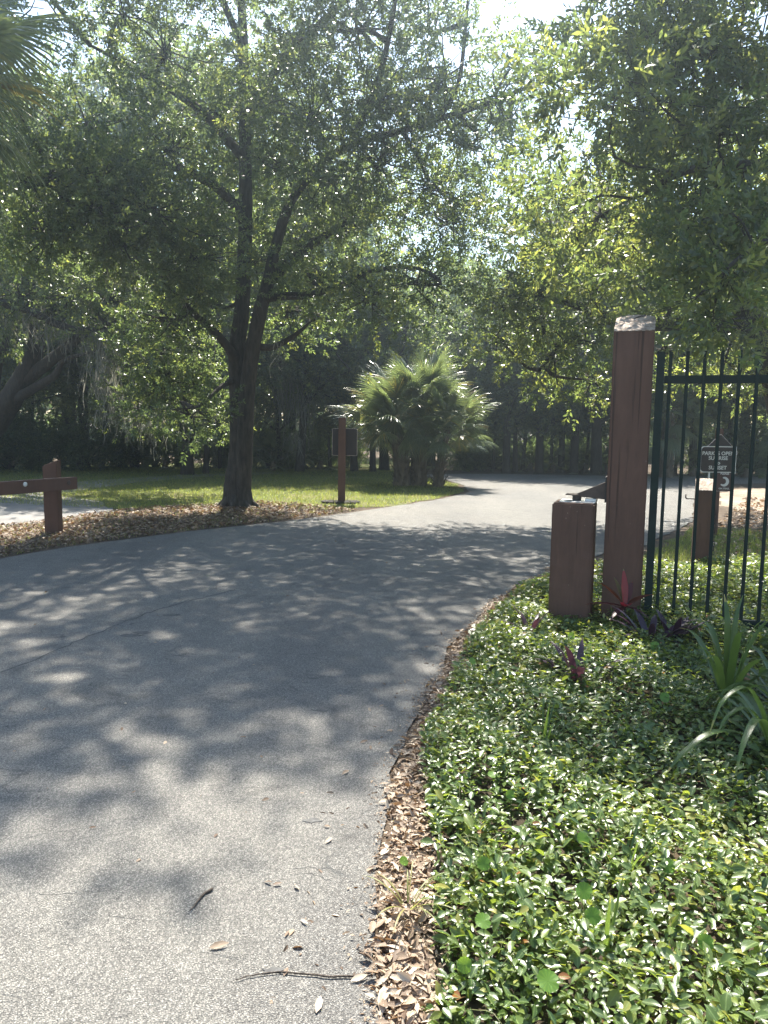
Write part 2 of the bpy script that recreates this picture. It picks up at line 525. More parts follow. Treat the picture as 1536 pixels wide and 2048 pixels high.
def fill_clump(leaves, tubes, c, r, n, templates, anchor=None, scale=1.0, vbase=0.4, droop=0.0, sub=13, sigma=0.24, thin=1.0):
    """n leaf sprays gathered on branchlet ends inside an ellipsoid"""
    c = np.array(c, float); r = np.array(r, float) * np.ones(3)
    m = max(3, int(n / sub))
    dirs = in_ball(m, 0.45)
    ends = c + dirs * r
    idx = rng.integers(0, m, n)
    pos = ends[idx] + rng.normal(size=(n, 3)) * sigma * np.array([1, 1, 0.75])
    d = unit(pos - ends[idx]) * 0.8 + unit(pos - c) * 0.5 + rng.normal(size=(n, 3)) * 0.45 + np.array([0, 0, 0.15 - droop])
    tone = rng.normal(size=m) * 0.16
    leaves.sprays(pos, d, templates, scale, vbase + tone[idx], 0.25)
    if tubes is not None:
        a = np.array(anchor, float) if anchor is not None else c - np.array([0, 0, r[2] * 0.8])
        midp = (a + c) / 2 + rng.normal(size=3) * 0.15
        tubes.limb([a, midp, c], [0.045 * thin, 0.032 * thin, 0.022 * thin], 5, 3)
        for e in ends[: min(m, 26)]:
            q = c + (e - c) * 0.5 + rng.normal(size=3) * 0.12 - np.array([0, 0, droop * 0.2])
            tubes.limb([c + rng.normal(size=3) * 0.05, q, e], [0.016 * thin, 0.011 * thin, 0.004], 4, 2)

def nearest(limbs, c):
    P = np.vstack(limbs)
    d = np.linalg.norm(P - np.array(c)[None], axis=1) + np.maximum(0, P[:, 2] - c[2]) * 0.6
    return P[np.argmin(d)]

def moss_mesh(name, spots, mat):
    """hanging grey strands: every spot is (x,y,z,length,spread,count)"""
    V, vv = [], []
    for x, y, z, ln, sp, cnt in spots:
        for _ in range(cnt):
            p = np.array([x, y, z]) + rng.normal(size=3) * np.array([sp, sp, sp * 0.6])
            l = ln * rng.uniform(0.4, 1.1)
            a = rng.uniform(0, math.pi)
            side = np.array([math.cos(a), math.sin(a), 0]) * rng.uniform(0.006, 0.014)
            segs = 5
            q = p.copy(); tone = rng.uniform(0, 1)
            for k in range(segs):
                q2 = q + np.array([rng.normal() * 0.05, rng.normal() * 0.05, -l / segs])
                w0 = 1 - k / segs * 0.6; w1 = 1 - (k + 1) / segs * 0.6
                V.append([q - side * w0, q + side * w0, q2 + side * w1, q2 - side * w1]); vv.append(tone)
                q = q2
    V = np.array(V); n = len(V)
    return mesh_np(name, V.reshape(-1, 3), np.arange(n * 4), np.full(n, 4), mat, v=np.array(vv))

def in_poly(x, y, poly):
    inside = np.zeros(len(x), bool)
    px, py = np.array(poly)[:, 0], np.array(poly)[:, 1]
    j = len(px) - 1
    for i in range(len(px)):
        c = ((py[i] > y) != (py[j] > y)) & (x < (px[j] - px[i]) * (y - py[i]) / (py[j] - py[i] + 1e-12) + px[i])
        inside ^= c
        j = i
    return inside

def densify(poly, step=0.3, jit=0.03, seed=1):
    r = np.random.default_rng(seed)
    out = []
    n = len(poly)
    for i in range(n):
        a, b = np.array(poly[i], float), np.array(poly[(i + 1) % n], float)
        k = max(1, min(60, int(np.linalg.norm(b - a) / step)))
        for t in range(k):
            out.append(a + (b - a) * t / k + r.normal(size=2) * jit)
    return out

def sheet(name, poly, z, mat, jit=0.03, step=0.3, skirt=0.0):
    pts = densify(poly, step, jit)
    bm = bmesh.new()
    vs = [bm.verts.new((p[0], p[1], z)) for p in pts]
    f = bm.faces.new(vs)
    if f.normal.z < 0:
        f.normal_flip()
    if skirt:
        lo = [bm.verts.new((p[0], p[1], z - skirt)) for p in pts]
        n = len(vs)
        for i in range(n):
            bm.faces.new((vs[i], vs[(i + 1) % n], lo[(i + 1) % n], lo[i]))
    bmesh.ops.triangulate(bm, faces=[f])
    me = bpy.data.meshes.new(name)
    bm.to_mesh(me); bm.free()
    me.materials.append(mat)
    o = link(bpy.data.objects.new(name, me))
    o['kind'] = 'structure'
    return o

# ------------------------------------------------------------------ setting: ground, lawn, road, path
bm = bmesh.new()
bmesh.ops.create_grid(bm, x_segments=2, y_segments=2, size=1500)
ground = bm_obj('ground', bm, M['forest_floor'])
ground['kind'] = 'structure'

ROAD_R = [(0.05, -6), (0.02, 0.5), (0.0, 1.9), (-0.01, 2.59), (0.04, 3.14), (0.1, 3.66), (0.26, 4.36), (0.49, 5.38), (0.9, 6.61), (1.4, 7.7),
          (1.82, 8.26), (2.9, 9.84), (3.59, 10.44), (5.34, 13.2), (7.0, 17.3), (9.2, 22.4), (13, 23.6), (24, 25)]
ROAD_L = [(24, 27.5), (12, 26.3), (7.4, 25.8), (5.6, 26.0), (3.2, 25.9), (1.6, 25.5), (1.2, 24.6), (1.75, 23.2), (2.14, 21.0), (2.08, 18.63), (1.21, 16.62), (-0.08, 14.66), (-1.1, 13.17),
          (-1.69, 12.42), (-2.73, 11.3), (-3.98, 9.65), (-4.4, 8.7), (-6.2, 7.0), (-10, 4.6), (-16, 2), (-16, -6)]
road = sheet('road', ROAD_R + ROAD_L, 0.014, M['asphalt'], 0.018, 0.22)
LAWN = [(-0.08, 14.9), (1.2, 16.9), (1.95, 18.7), (1.98, 21.0), (1.6, 23.0), (0.9, 24.6), (1.3, 26.5), (2.2, 30), (1.6, 36), (-2, 37), (-4, 33), (-9, 29), (-14, 27), (-16, 22), (-12, 17.5),
        (-7.2, 14.6), (-4.6, 13.9), (-2.6, 15.2), (-1.2, 14.3)]
lawn = sheet('lawn', LAWN, 0.007, M['turf'], 0.12, 0.4)
LAWN2 = [(3.1, 9.3), (4.2, 8.9), (6.5, 9.3), (9, 10.5), (10, 12.4), (6.8, 11.6), (5.0, 12.4), (4.2, 10.9)]
lawn2 = sheet('lawn', LAWN2, 0.007, M['turf'], 0.12, 0.4)
PATH = [(-6.6, 10.6), (-5.2, 12.0), (-4.7, 13.4), (-5.6, 15.2), (-7.2, 16.6), (-6.6, 20.0), (-5.4, 22.6), (-3.2, 24.6), (-3.8, 25.3), (-6.2, 23.4), (-7.9, 20.6), (-9.0, 16.4), (-10, 13), (-14, 10.0), (-13, 8.6)]
path = sheet('path', PATH, 0.011, M['concrete'], 0.03, 0.35)
SAND = [(6.9, 16.2), (9.4, 20.8), (13, 22.6), (22, 24), (22, 20), (12, 17.5), (8.2, 14.2)]
sandp = sheet('dirt_verge', SAND, 0.004, M['sand'], 0.2, 0.5)
BED = [(0.16, 0.4), (0.17, 1.9), (0.2, 2.6), (0.2, 3.2), (0.2, 3.66), (0.36, 4.36), (0.6, 5.38), (0.97, 6.5), (1.5, 7.55), (2.0, 8.05), (2.9, 8.6), (4.2, 8.7), (7.5, 8.9), (7.5, 0.4)]
bed = sheet('planting_bed', BED, 0.010, M['bed_soil'], 0.03, 0.2)

for i, (c, r) in enumerate([((-0.306, 2.077, 0.014), 0.032), ((-1.879, 5.607, 0.014), 0.085), ((-1.804, 5.681, 0.014), 0.07), ((0.244, 5.227, 0.014), 0.055), ((-0.264, 2.933, 0.014), 0.04), ((-0.336, 4.135, 0.014), 0.05), ((-1.738, 6.225, 0.014), 0.07)]):
    bm = bmesh.new()
    k = 13
    ring = [bm.verts.new((c[0] + r * (1.2 if i else 1.5) * math.cos(a) * random.uniform(0.35, 1.1), c[1] + r * 0.7 * math.sin(a) * random.uniform(0.3, 1.1), 0.0145)) for a in [j / k * 6.283 for j in range(k)]]
    top = bm.faces.new(ring)
    ext = bmesh.ops.extrude_face_region(bm, geom=[top])
    for v in ext['geom']:
        if isinstance(v, bmesh.types.BMVert):
            v.co.z = 0.0165
    bm_obj('tar_patch', bm, M['chip'], road)

# a long filled seam in the asphalt
t = Tubes()
sp = [(-2.410, 4.707, 0.014), (-2.282, 5.062, 0.014), (-2.153, 5.621, 0.014), (-1.972, 6.245, 0.014), (-1.773, 6.674, 0.014), (-1.413, 7.217, 0.014)]
p, r = catmull(sp, [0.009] * 6, 8)
p[:, :2] += rng.normal(size=(len(p), 2)) * 0.012
p[:, 2] = 0.0095
t.add(p, r, 5)
t.obj('tar_seam', M['chip'], road)

# ------------------------------------------------------------------ gate posts and fence
def post_mesh(name, x0, x1, y0, y1, z, mat, parent, bev=0.006, dz=(0, 0, 0, 0)):
    """timber post; dz lifts the top corners: front-left, front-right, back-left, back-right"""
    bm = box_bm(x0, x1, y0, y1, 0.0, z)
    for v in bm.verts:
        if v.co.z > z / 2:
            i = (1 if v.co.x > (x0 + x1) / 2 else 0) + (2 if v.co.y > (y0 + y1) / 2 else 0)
            v.co.z += dz[i]
    for _ in range(4):
        es = [e for e in bm.edges if abs((e.verts[0].co - e.verts[1].co).normalized().z) > 0.9]
        bmesh.ops.subdivide_edges(bm, edges=es, cuts=1)
    for v in bm.verts:
        if 0.01 < v.co.z < z - 0.01:
            v.co.x += random.uniform(-0.0012, 0.0012); v.co.y += random.uniform(-0.0012, 0.0012)
    es = [e for e in bm.edges if not (abs((e.verts[0].co - e.verts[1].co).normalized().z) < 0.9 and 0.01 < e.verts[0].co.z < z - 0.01)]
    bmesh.ops.bevel(bm, geom=es, offset=bev, segments=2, affect='EDGES')
    return bm_obj(name, bm, mat, parent)

def cap_mesh(name, x0, x1, y0, y1, zf, zb, mat, parent, arch=0.02, th=0.012):
    """sloping sawn top of a post, a little arched and uneven"""
    bm = bmesh.new()
    n = 8
    g = {}
    for i in range(n + 1):
        for j in range(n + 1):
            u, w = i / n, j / n
            e = min(u, 1 - u, w, 1 - w)
            z = zf + (zb - zf) * w + arch * math.sin(math.pi * u) * w + (0.0 if e == 0 else random.uniform(-0.003, 0.003)) - (0.006 if e == 0 else 0)
            g[i, j] = bm.verts.new((x0 + (x1 - x0) * u, y0 + (y1 - y0) * w, z))
    for i in range(n):
        for j in range(n):
            bm.faces.new((g[i, j], g[i + 1, j], g[i + 1, j + 1], g[i, j + 1]))
    loop = [g[i, 0] for i in range(n + 1)] + [g[n, j] for j in range(1, n + 1)] + [g[i, n] for i in range(n - 1, -1, -1)] + [g[0, j] for j in range(n - 1, 0, -1)]
    lo = []
    for v in loop:
        w = (v.co.y - y0) / (y1 - y0)
        lo.append(bm.verts.new((v.co.x, v.co.y, zf + (zb - zf) * w - th)))
    for i in range(len(loop)):
        k = (i + 1) % len(loop)
        bm.faces.new((loop[i], loop[k], lo[k], lo[i]))
    return bm_obj(name, bm, mat, parent)

tp = thing('gate_post', 'tall square brown timber gate post with pale sloping sawn top', 'post', (1.9, 6.17, 0))
def rel(o, parent):
    o.matrix_parent_inverse = Matrix.Translation(-HOME.setdefault(parent.name, Vector(parent.location)))
    return o
HOME = {}
rel(post_mesh('post_shaft', 1.75, 2.05, 6.02, 6.325, 2.345, M['wood'], tp, dz=(0, 0, 0.135, 0.14)), tp)
rel(cap_mesh('sawn_top', 1.749, 2.051, 6.019, 6.326, 2.358, 2.496, M['end_grain'], tp), tp)
bm = bmesh.new()   # triangular steel bracket reaching left over the short post
prof = [(1.748, 1.175), (1.748, 1.030), (1.50, 1.046), (1.455, 1.056), (1.50, 1.060)]
a = [bm.verts.new((x, 6.085, z)) for x, z in prof]; b = [bm.verts.new((x, 6.145, z)) for x, z in prof]
bm.faces.new(a); bm.faces.new(b[::-1])
for i in range(5):
    bm.faces.new((a[i], a[(i + 1) % 5], b[(i + 1) % 5], b[i]))
br = rel(bm_obj('bracket', bm, M['brown_steel'], tp), tp)
rel(bm_obj('bracket_plate', box_bm(1.736, 1.7485, 6.04, 6.20, 1.01, 1.215), M['dark_steel'], tp, bevel=0.002), tp)
rel(bm_obj('bracket_flange', box_bm(1.43, 1.53, 6.045, 6.185, 1.0565, 1.0625), M['brown_steel'], tp, bevel=0.001), tp)
bm = bmesh.new()
bmesh.ops.create_cone(bm, cap_ends=True, segments=18, radius1=0.036, radius2=0.036, depth=0.044, matrix=Matrix.Translation((1.515, 6.115, 1.034)))
rel(bm_obj('pivot_sleeve', bm, M['dark_steel'], tp), tp)
t = Tubes()
ang = np.linspace(0, 2 * math.pi, 13)
t.add(np.stack([1.672 + 0.005 * np.cos(ang), np.full(13, 6.115), 1.026 + 0.011 * np.sin(ang)], -1), np.full(13, 0.0025), 5)
t.add(np.stack([np.full(13, 1.672), 6.115 + 0.005 * np.cos(ang), 1.012 + 0.009 * np.sin(ang)], -1), np.full(13, 0.0025), 5)
rel(t.obj('chain_link', M['dark_steel'], tp), tp)

sp_ = thing('bollard', 'short square brown timber post under the steel bracket beside the tall gate post', 'post', (1.49, 6.11, 0))
rel(post_mesh('post_shaft', 1.325, 1.652, 5.955, 6.275, 1.003, M['wood'], sp_, 0.012), sp_)
rel(bm_obj('metal_plate', box_bm(1.37, 1.65, 6.04, 6.25, 1.0035, 1.0105), M['zinc'], sp_, bevel=0.001), sp_)
rel(bm_obj('latch_box', box_bm(1.566, 1.652, 6.12, 6.20, 1.0108, 1.031), M['zinc'], sp_, bevel=0.002), sp_)

fence = thing('iron_fence', 'dark green iron picket fence panel to the right of the tall gate post', 'fence', (2.1, 5.975, 0))
fd = Vector((0.114, -0.0398, 0)); fu = fd.normalized(); fang = math.atan2(fd.y, fd.x)
def fence_piece(name, s0, s1, z0, z1, th, mesh=None):
    """a bar between distances s0 and s1 along the fence"""
    if mesh is None:
        bm = box_bm(s0, s1, -th / 2, th / 2, z0, z1)
        o = bm_obj(name, bm, M['green_iron'], fence, bevel=0.002)
        return o.data, o
    return mesh, None
NP = 22
m_, o_ = fence_piece('end_post', -0.028, 0.030, 0.03, 2.185, 0.058); o_.rotation_euler.z = fang
L = 0.0705 + NP * 0.1207
for nm, z0, z1 in (('rail', 1.945, 2.005), ('rail', 0.105, 0.165)):
    m_, o_ = fence_piece(nm, 0.031, L, z0, z1, 0.044); o_.rotation_euler.z = fang
pm = None
for i in range(NP):
    s = 0.0705 + i * 0.1207
    if pm is None:
        bm = box_bm(-0.0125, 0.0125, -0.0125, 0.0125, 0.06, 2.185)
        bmesh.ops.bevel(bm, geom=list(bm.edges), offset=0.0025, segments=1, affect='EDGES')
        o = bm_obj('picket', bm, M['green_iron'], fence); pm = o.data
    else:
        o = link(bpy.data.objects.new('picket', pm), fence)
    # pickets stand through the rails, 3 mm proud of them towards the road
    off = Vector((-fu.y, fu.x, 0)) * -0.0125
    o.location = fu * s + off
    o.rotation_euler.z = fang
    o.scale.y = 1.0

third = thing('bollard', 'brown timber bollard with pale sawn top behind the iron fence', 'post', (3.70, 8.86, 0))
rel(post_mesh('post_shaft', 3.60, 3.815, 8.75, 8.965, 0.905, M['wood'], third, 0.008, dz=(0, 0, 0.115, 0.115)), third)
rel(cap_mesh('sawn_top', 3.599, 3.816, 8.749, 8.966, 0.918, 1.034, M['end_grain'], third, 0.006), third)
t = Tubes()
hp, hr = catmull([(3.60, 8.84, 0.80), (3.55, 8.84, 0.80), (3.515, 8.84, 0.80), (3.50, 8.84, 0.815), (3.502, 8.84, 0.85)], [0.008, 0.008, 0.008, 0.008, 0.006], 5)
t.add(hp, hr, 6)
rel(t.obj('hook', M['dark_steel'], third), third)
t = Tubes()   # chain hanging down the right side
for k in range(10):
    cx, cyy, cz = 3.828, 8.80, 0.66 - k * 0.052
    ca = 0 if k % 2 else math.pi / 2
    e = np.linspace(0, 2 * math.pi, 11)
    t.add(np.stack([cx + 0.011 * np.cos(e) * math.cos(ca), cyy + 0.011 * np.cos(e) * math.sin(ca), cz + 0.031 * np.sin(e)], -1), np.full(11, 0.0042), 5)
rel(t.obj('chain', M['dark_steel'], third), third)

tp.location = (1.955, 6.18, 0); tp.rotation_euler.z = math.radians(-19.2)
sp_.location = (1.55, 6.21, 0); sp_.rotation_euler.z = math.radians(-19.2)
third.rotation_euler.z = math.radians(-20)

# ------------------------------------------------------------------ signs behind the fence
def rounded_plate(name, cx, cz, w, h, y, th, rad, mat, parent, rot=0.0):
    bm = bmesh.new()
    pts = []
    for sx, sz, a0 in ((1, 1, 0), (-1, 1, 90), (-1, -1, 180), (1, -1, 270)):
        for k in range(5):
            a = math.radians(a0 + k * 22.5)
            x = sx * (w / 2 - rad) + rad * math.cos(a); z = sz * (h / 2 - rad) + rad * math.sin(a)
            pts.append((cx + x * math.cos(rot) - z * math.sin(rot), cz + x * math.sin(rot) + z * math.cos(rot)))
    f = [bm.verts.new((x, y, z)) for x, z in pts]; b = [bm.verts.new((x, y + th, z)) for x, z in pts]
    bm.faces.new(f); bm.faces.new(b[::-1])
    n = len(pts)
    for i in range(n):
        bm.faces.new((f[i], f[(i + 1) % n], b[(i + 1) % n], b[i]))
    return rel(bm_obj(name, bm, mat, parent), parent)

def lettering(text, cx, cz, y, size, mat, parent, bold=0.0012, name='lettering'):
    cu = bpy.data.curves.new('lettering_curve', 'FONT')
    cu.body = text; cu.size = size; cu.align_x = 'CENTER'; cu.align_y = 'CENTER'
    cu.offset = bold; cu.extrude = 0.0008; cu.resolution_u = 3
    tmp = bpy.data.objects.new('lettering_tmp', cu)
    COL.objects.link(tmp)
    dg = bpy.context.evaluated_depsgraph_get()
    me = bpy.data.meshes.new_from_object(tmp.evaluated_get(dg))
    bpy.data.objects.remove(tmp); bpy.data.curves.remove(cu)
    me.materials.clear(); me.materials.append(mat)
    o = link(bpy.data.objects.new(name, me), parent)
    o.location = Vector((cx, y, cz)) - Vector(parent.location)
    o.rotation_euler = (math.pi / 2, 0, 0)
    return o

SY = 10.0
s1 = thing('park_hours_sign', 'brown park hours sign reading PARK IS OPEN SUNRISE to SUNSET behind the fence', 'sign', (4.30, SY, 0))
rounded_plate('border', 4.325, 1.2165, 0.462, 0.34, SY, 0.004, 0.045, M['sign_white'], s1)
rounded_plate('face', 4.325, 1.2165, 0.440, 0.318, SY - 0.003, 0.0027, 0.04, M['sign_brown'], s1)
for tx, tz, sz in (('PARK IS OPEN', 1.293, 0.067), ('SUNRISE', 1.232, 0.067), ('to', 1.172, 0.067), ('SUNSET', 1.108, 0.067)):
    lettering(tx, 4.325, tz, SY - 0.0042, sz, M['sign_white'], s1)
rel(bm_obj('bracket_bar', box_bm(4.085, 4.102, SY + 0.006, SY + 0.03, 0.60, 1.41), M['zinc'], s1, bevel=0.002), s1)
rel(bm_obj('bracket_bar', box_bm(4.548, 4.565, SY + 0.006, SY + 0.03, 1.03, 1.385), M['zinc'], s1, bevel=0.002), s1)
rel(bm_obj('sign_leg', box_bm(4.215, 4.235, SY + 0.006, SY + 0.03, 0.0, 1.36), M['zinc'], s1, bevel=0.002), s1)
rel(bm_obj('cross_bar', box_bm(4.103, 4.2145, SY + 0.008, SY + 0.026, 0.60, 0.63), M['zinc'], s1, bevel=0.002), s1)
rel(bm_obj('cross_bar', box_bm(4.236, 4.547, SY + 0.008, SY + 0.026, 1.05, 1.08), M['zinc'], s1, bevel=0.002), s1)

s2 = thing('trail_sign_post', 'brown timber post carrying a diamond sign and a small red brown trail sign', 'sign', (5.00, 11.55, 0))
k = 1.15
rel(post_mesh('post_shaft', 4.965, 5.055, 11.55, 11.64, 1.62, M['wood'], s2, 0.004), s2)
rounded_plate('diamond_sign', 5.01, 1.26, 0.40, 0.40, 11.538, 0.005, 0.02, M['sign_edge'], s2, math.pi / 4)
rounded_plate('diamond_face', 5.01, 1.26, 0.385, 0.385, 11.534, 0.0035, 0.018, M['sign_brown'], s2, math.pi / 4)
rounded_plate('trail_sign', 5.10, 0.835, 0.235, 0.31, 11.53, 0.005, 0.012, M['sign_edge'], s2)
rounded_plate('trail_sign_face', 5.10, 0.835, 0.222, 0.297, 11.526, 0.0035, 0.010, M['sign_red_brown'], s2)
lettering('PLEASE', 5.10, 0.945, 11.5245, 0.042, M['sign_white'], s2, 0.001)
lettering('ON TRAIL', 5.10, 0.722, 11.5245, 0.036, M['sign_white'], s2, 0.001)
bm = bmesh.new()   # pale curved pictogram
n = 14
outr, inr = [], []
for i in range(n + 1):
    a = math.radians(-130 + 230 * i / n)
    w = 0.012 + 0.022 * math.sin(math.pi * i / n)
    outr.append(bm.verts.new((5.085 + (0.052 + w) * math.cos(a), 11.5245, 0.83 + (0.052 + w) * math.sin(a))))
    inr.append(bm.verts.new((5.085 + (0.050 - w * 0.3) * math.cos(a), 11.5245, 0.83 + (0.050 - w * 0.3) * math.sin(a))))
for i in range(n):
    bm.faces.new((outr[i], outr[i + 1], inr[i + 1], inr[i]))
rel(bm_obj('pictogram', bm, M['sign_white'], s2), s2)

# ------------------------------------------------------------------ barrier on the left
lp = thing('barrier_arm', 'brown timber barrier post carrying a horizontal beam with round bolt heads', 'barrier', (-4.66, 10.80, 0))
rel(post_mesh('post_shaft', -4.775, -4.575, 10.72, 10.87, 0.965, M['wood'], lp, 0.008, dz=(0.0, 0.075, 0.02, 0.095)), lp)
e0 = np.array((-4.250, 10.620, 0.744)); e1 = np.array((-4.788, 9.550, 0.785))
bd = unit(e1 - e0); bang = math.atan2(-bd[1], -bd[0])
bm = box_bm(-3.2, 0.0, 0.0, 0.10, -0.084, 0.084)
bo = bm_obj('beam', bm, M['wood'], lp, bevel=0.006)
bo.location = Vector(e0) - lp.location; bo.rotation_euler.z = bang
for q, mt in (((-4.644, 9.880, 0.768), 'sign_white'), ((-4.321, 10.490, 0.753), 'brown_steel')):
    bm = bmesh.new()
    bmesh.ops.create_uvsphere(bm, u_segments=14, v_segments=8, radius=0.032)
    for v in bm.verts:
        v.co.y *= 0.4
    k_ = float(np.dot(np.array(q) - e0, bd))
    b_ = bm_obj('bolt_head', bm, M[mt], lp, smooth=True)
    b_.location = Vector(e0 + bd * k_ + np.array([0, 0, 0.005])) - lp.location + Vector((math.sin(bang), -math.cos(bang), 0)) * 0.004
    b_.rotation_euler.z = bang

# ------------------------------------------------------------------ sign seen from the back, by the lawn
s3 = thing('road_sign', 'road sign seen from behind on a square brown post at the lawn edge', 'sign', (-0.87, 15.7, 0))
rel(post_mesh('post_shaft', -0.945, -0.80, 15.62, 15.765, 1.74, M['wood'], s3, 0.006), s3)
pl = rounded_plate('sign_rim', -0.822, 1.243, 0.515, 0.555, 15.770, 0.006, 0.03, M['sign_edge'], s3)
rounded_plate('sign_panel', -0.822, 1.243, 0.500, 0.540, 15.7665, 0.003, 0.026, M['sign_back'], s3)
m3 = thing('stone_ring', 'low rough dark mulch ring around the foot of the road sign', 'edging', (-0.87, 15.6, 0))
for k in range(11):
    a = k / 11 * 6.283
    bm = bmesh.new()
    bmesh.ops.create_icosphere(bm, subdivisions=1, radius=1.0)
    for v in bm.verts:
        v.co = Vector((v.co.x * 0.12, v.co.y * 0.09, v.co.z * 0.035)) * random.uniform(0.8, 1.25)
    o = bm_obj('stone', bm, M['far_bark'], m3)
    o.location = (0.32 * math.cos(a) - 0.02, 0.15 * math.sin(a), 0.03)
    o.rotation_euler.z = a + 1.5

# ------------------------------------------------------------------ trees
def finish_tree(root, tubes, leaves, bark_m, leaf_m, moss=None):
    o = tubes.obj('trunk', M[bark_m], root); rel(o, root)
    if leaves is not None:
        c = link(bpy.data.objects.new('crown', leaves.mesh('crown', M[leaf_m])), root); rel(c, root)
        c['kind'] = 'stuff'
    if moss:
        ms = link(bpy.data.objects.new('hanging_moss', moss_mesh('hanging_moss', moss, M['moss'])), root); rel(ms, root)
        ms['kind'] = 'stuff'
    return root

def trunk_flare(tubes, base, r, n=7, length=0.55):
    for k in range(n):
        a = k / n * 6.283 + random.uniform(-0.3, 0.3)
        l = length * random.uniform(0.6, 1.1)
        d = np.array([math.cos(a), math.sin(a), 0])
        b = np.array(base)
        tubes.limb([b + d * r * 0.35 + [0, 0, l * 0.9], b + d * r * 0.85 + [0, 0, 0.12], b + d * (r + l * 0.45) + [0, 0, -0.03]], [r * 0.45, r * 0.33, r * 0.10], 7, 4)

# --- the oak left of centre
T1 = thing('oak_tree', 'large twin stemmed oak with a dark trunk on the lawn left of the road sign', 'tree', (-2.83, 14.75, 0))
tb = Tubes(); limbs = []
def L1(pts, rad, sides=8, n=6, rough=0.0):
    p, r = tb.limb(pts, rad, sides, n, rough); limbs.append(p); return p
L1([(-2.83,14.75,-0.1), (-2.83,14.75,0.12), (-2.83,14.75,0.45), (-2.772, 14.750, 1.088), (-2.784, 14.750, 2.035), (-2.824, 14.800, 2.973), (-2.734, 14.850, 3.721), (-2.667, 14.900, 5.284), (-2.668, 14.900, 6.625), (-2.658, 14.800, 8.154), (-2.699, 14.600, 9.733), (-2.702, 14.300, 10.998)],
   [0.33, 0.285, 0.245, 0.205, 0.18, 0.155, 0.145, 0.13, 0.115, 0.09, 0.065, 0.035], 16, 7, 0.02)
L1([(-2.72,14.66,-0.05), (-2.72,14.66,0.4), (-2.662, 14.620, 1.093), (-2.614, 14.600, 2.032), (-2.488, 14.550, 2.953), (-2.320, 14.450, 3.668), (-2.183, 14.400, 4.109), (-2.030, 14.300, 4.708), (-1.819, 14.200, 5.336), (-1.630, 14.100, 5.626), (-1.192, 13.900, 6.057), (-0.666, 13.700, 6.326), (0.094, 13.300, 6.394), (0.716, 13.000, 6.486), (1.042, 12.800, 6.866), (1.134, 12.600, 7.443), (1.179, 12.400, 8.412)],
   [0.25, 0.18, 0.16, 0.15, 0.14, 0.13, 0.118, 0.10, 0.088, 0.076, 0.068, 0.06, 0.052, 0.046, 0.038, 0.028, 0.015], 13, 6, 0.02)
L1([(-2.232, 14.420, 3.880), (-1.838, 14.200, 3.885), (-1.368, 14.000, 3.876), (-0.732, 13.700, 4.030), (-0.211, 13.500, 4.218), (0.460, 13.200, 4.209), (0.868, 13.000, 3.984)], [0.09, 0.075, 0.062, 0.052, 0.042, 0.03, 0.012])
L1([(-2.155, 14.400, 4.154), (-1.705, 14.600, 4.644), (-1.178, 14.900, 5.105), (-0.537, 15.200, 5.618), (0.226, 15.500, 5.941), (1.222, 15.800, 5.896)], [0.10, 0.085, 0.07, 0.055, 0.04, 0.018])
L1([(0.716, 13.000, 6.486), (1.428, 12.800, 6.631), (2.326, 12.600, 6.911), (2.687, 12.500, 6.983)], [0.05, 0.04, 0.025, 0.01])
L1([(-2.825, 14.700, 2.778), (-2.970, 14.500, 3.033), (-3.218, 14.300, 3.323), (-3.484, 14.100, 3.558), (-3.739, 13.900, 3.845), (-4.081, 13.600, 4.193)], [0.10, 0.085, 0.075, 0.062, 0.045, 0.02])
L1([(-2.866, 14.700, 2.406), (-3.047, 14.300, 2.244), (-3.210, 14.000, 2.005), (-3.389, 13.800, 1.864), (-3.664, 13.500, 1.827)], [0.06, 0.042, 0.032, 0.024, 0.012])
L1([(-2.543, 14.600, 3.049), (-2.138, 14.700, 3.028), (-1.727, 14.800, 3.266), (-1.407, 14.900, 3.561)], [0.075, 0.06, 0.045, 0.02])
L1([(-2.667, 14.900, 5.284), (-2.990, 14.200, 5.705), (-3.570, 13.400, 5.825), (-4.220, 12.600, 5.598), (-4.913, 11.800, 5.191)], [0.11, 0.09, 0.07, 0.05, 0.02])
L1([(-2.669, 14.900, 6.448), (-3.375, 14.400, 7.126), (-4.161, 13.800, 7.449), (-4.786, 13.000, 7.550)], [0.09, 0.075, 0.05, 0.02])
L1([(-2.674, 14.900, 7.066), (-1.950, 14.400, 7.902), (-1.109, 13.800, 8.365), (-0.182, 13.000, 8.724)], [0.09, 0.07, 0.05, 0.02])
L1([(-2.657, 14.800, 8.325), (-2.994, 13.600, 9.016), (-3.163, 12.400, 9.465), (-3.298, 11.400, 9.824)], [0.07, 0.055, 0.04, 0.02])
L1([(-2.683, 14.600, 9.568), (-1.784, 13.200, 9.993), (-0.766, 12.000, 10.291), (0.200, 11.200, 10.564)], [0.06, 0.05, 0.035, 0.02])
L1([(-0.666, 13.700, 6.326), (-0.159, 12.800, 7.074), (0.123, 12.000, 8.179), (0.296, 11.200, 8.930)], [0.06, 0.05, 0.035, 0.02])
trunk_flare(tb, (-2.80, 14.72, 0), 0.27, 8, 0.5)
LV = Leaves()
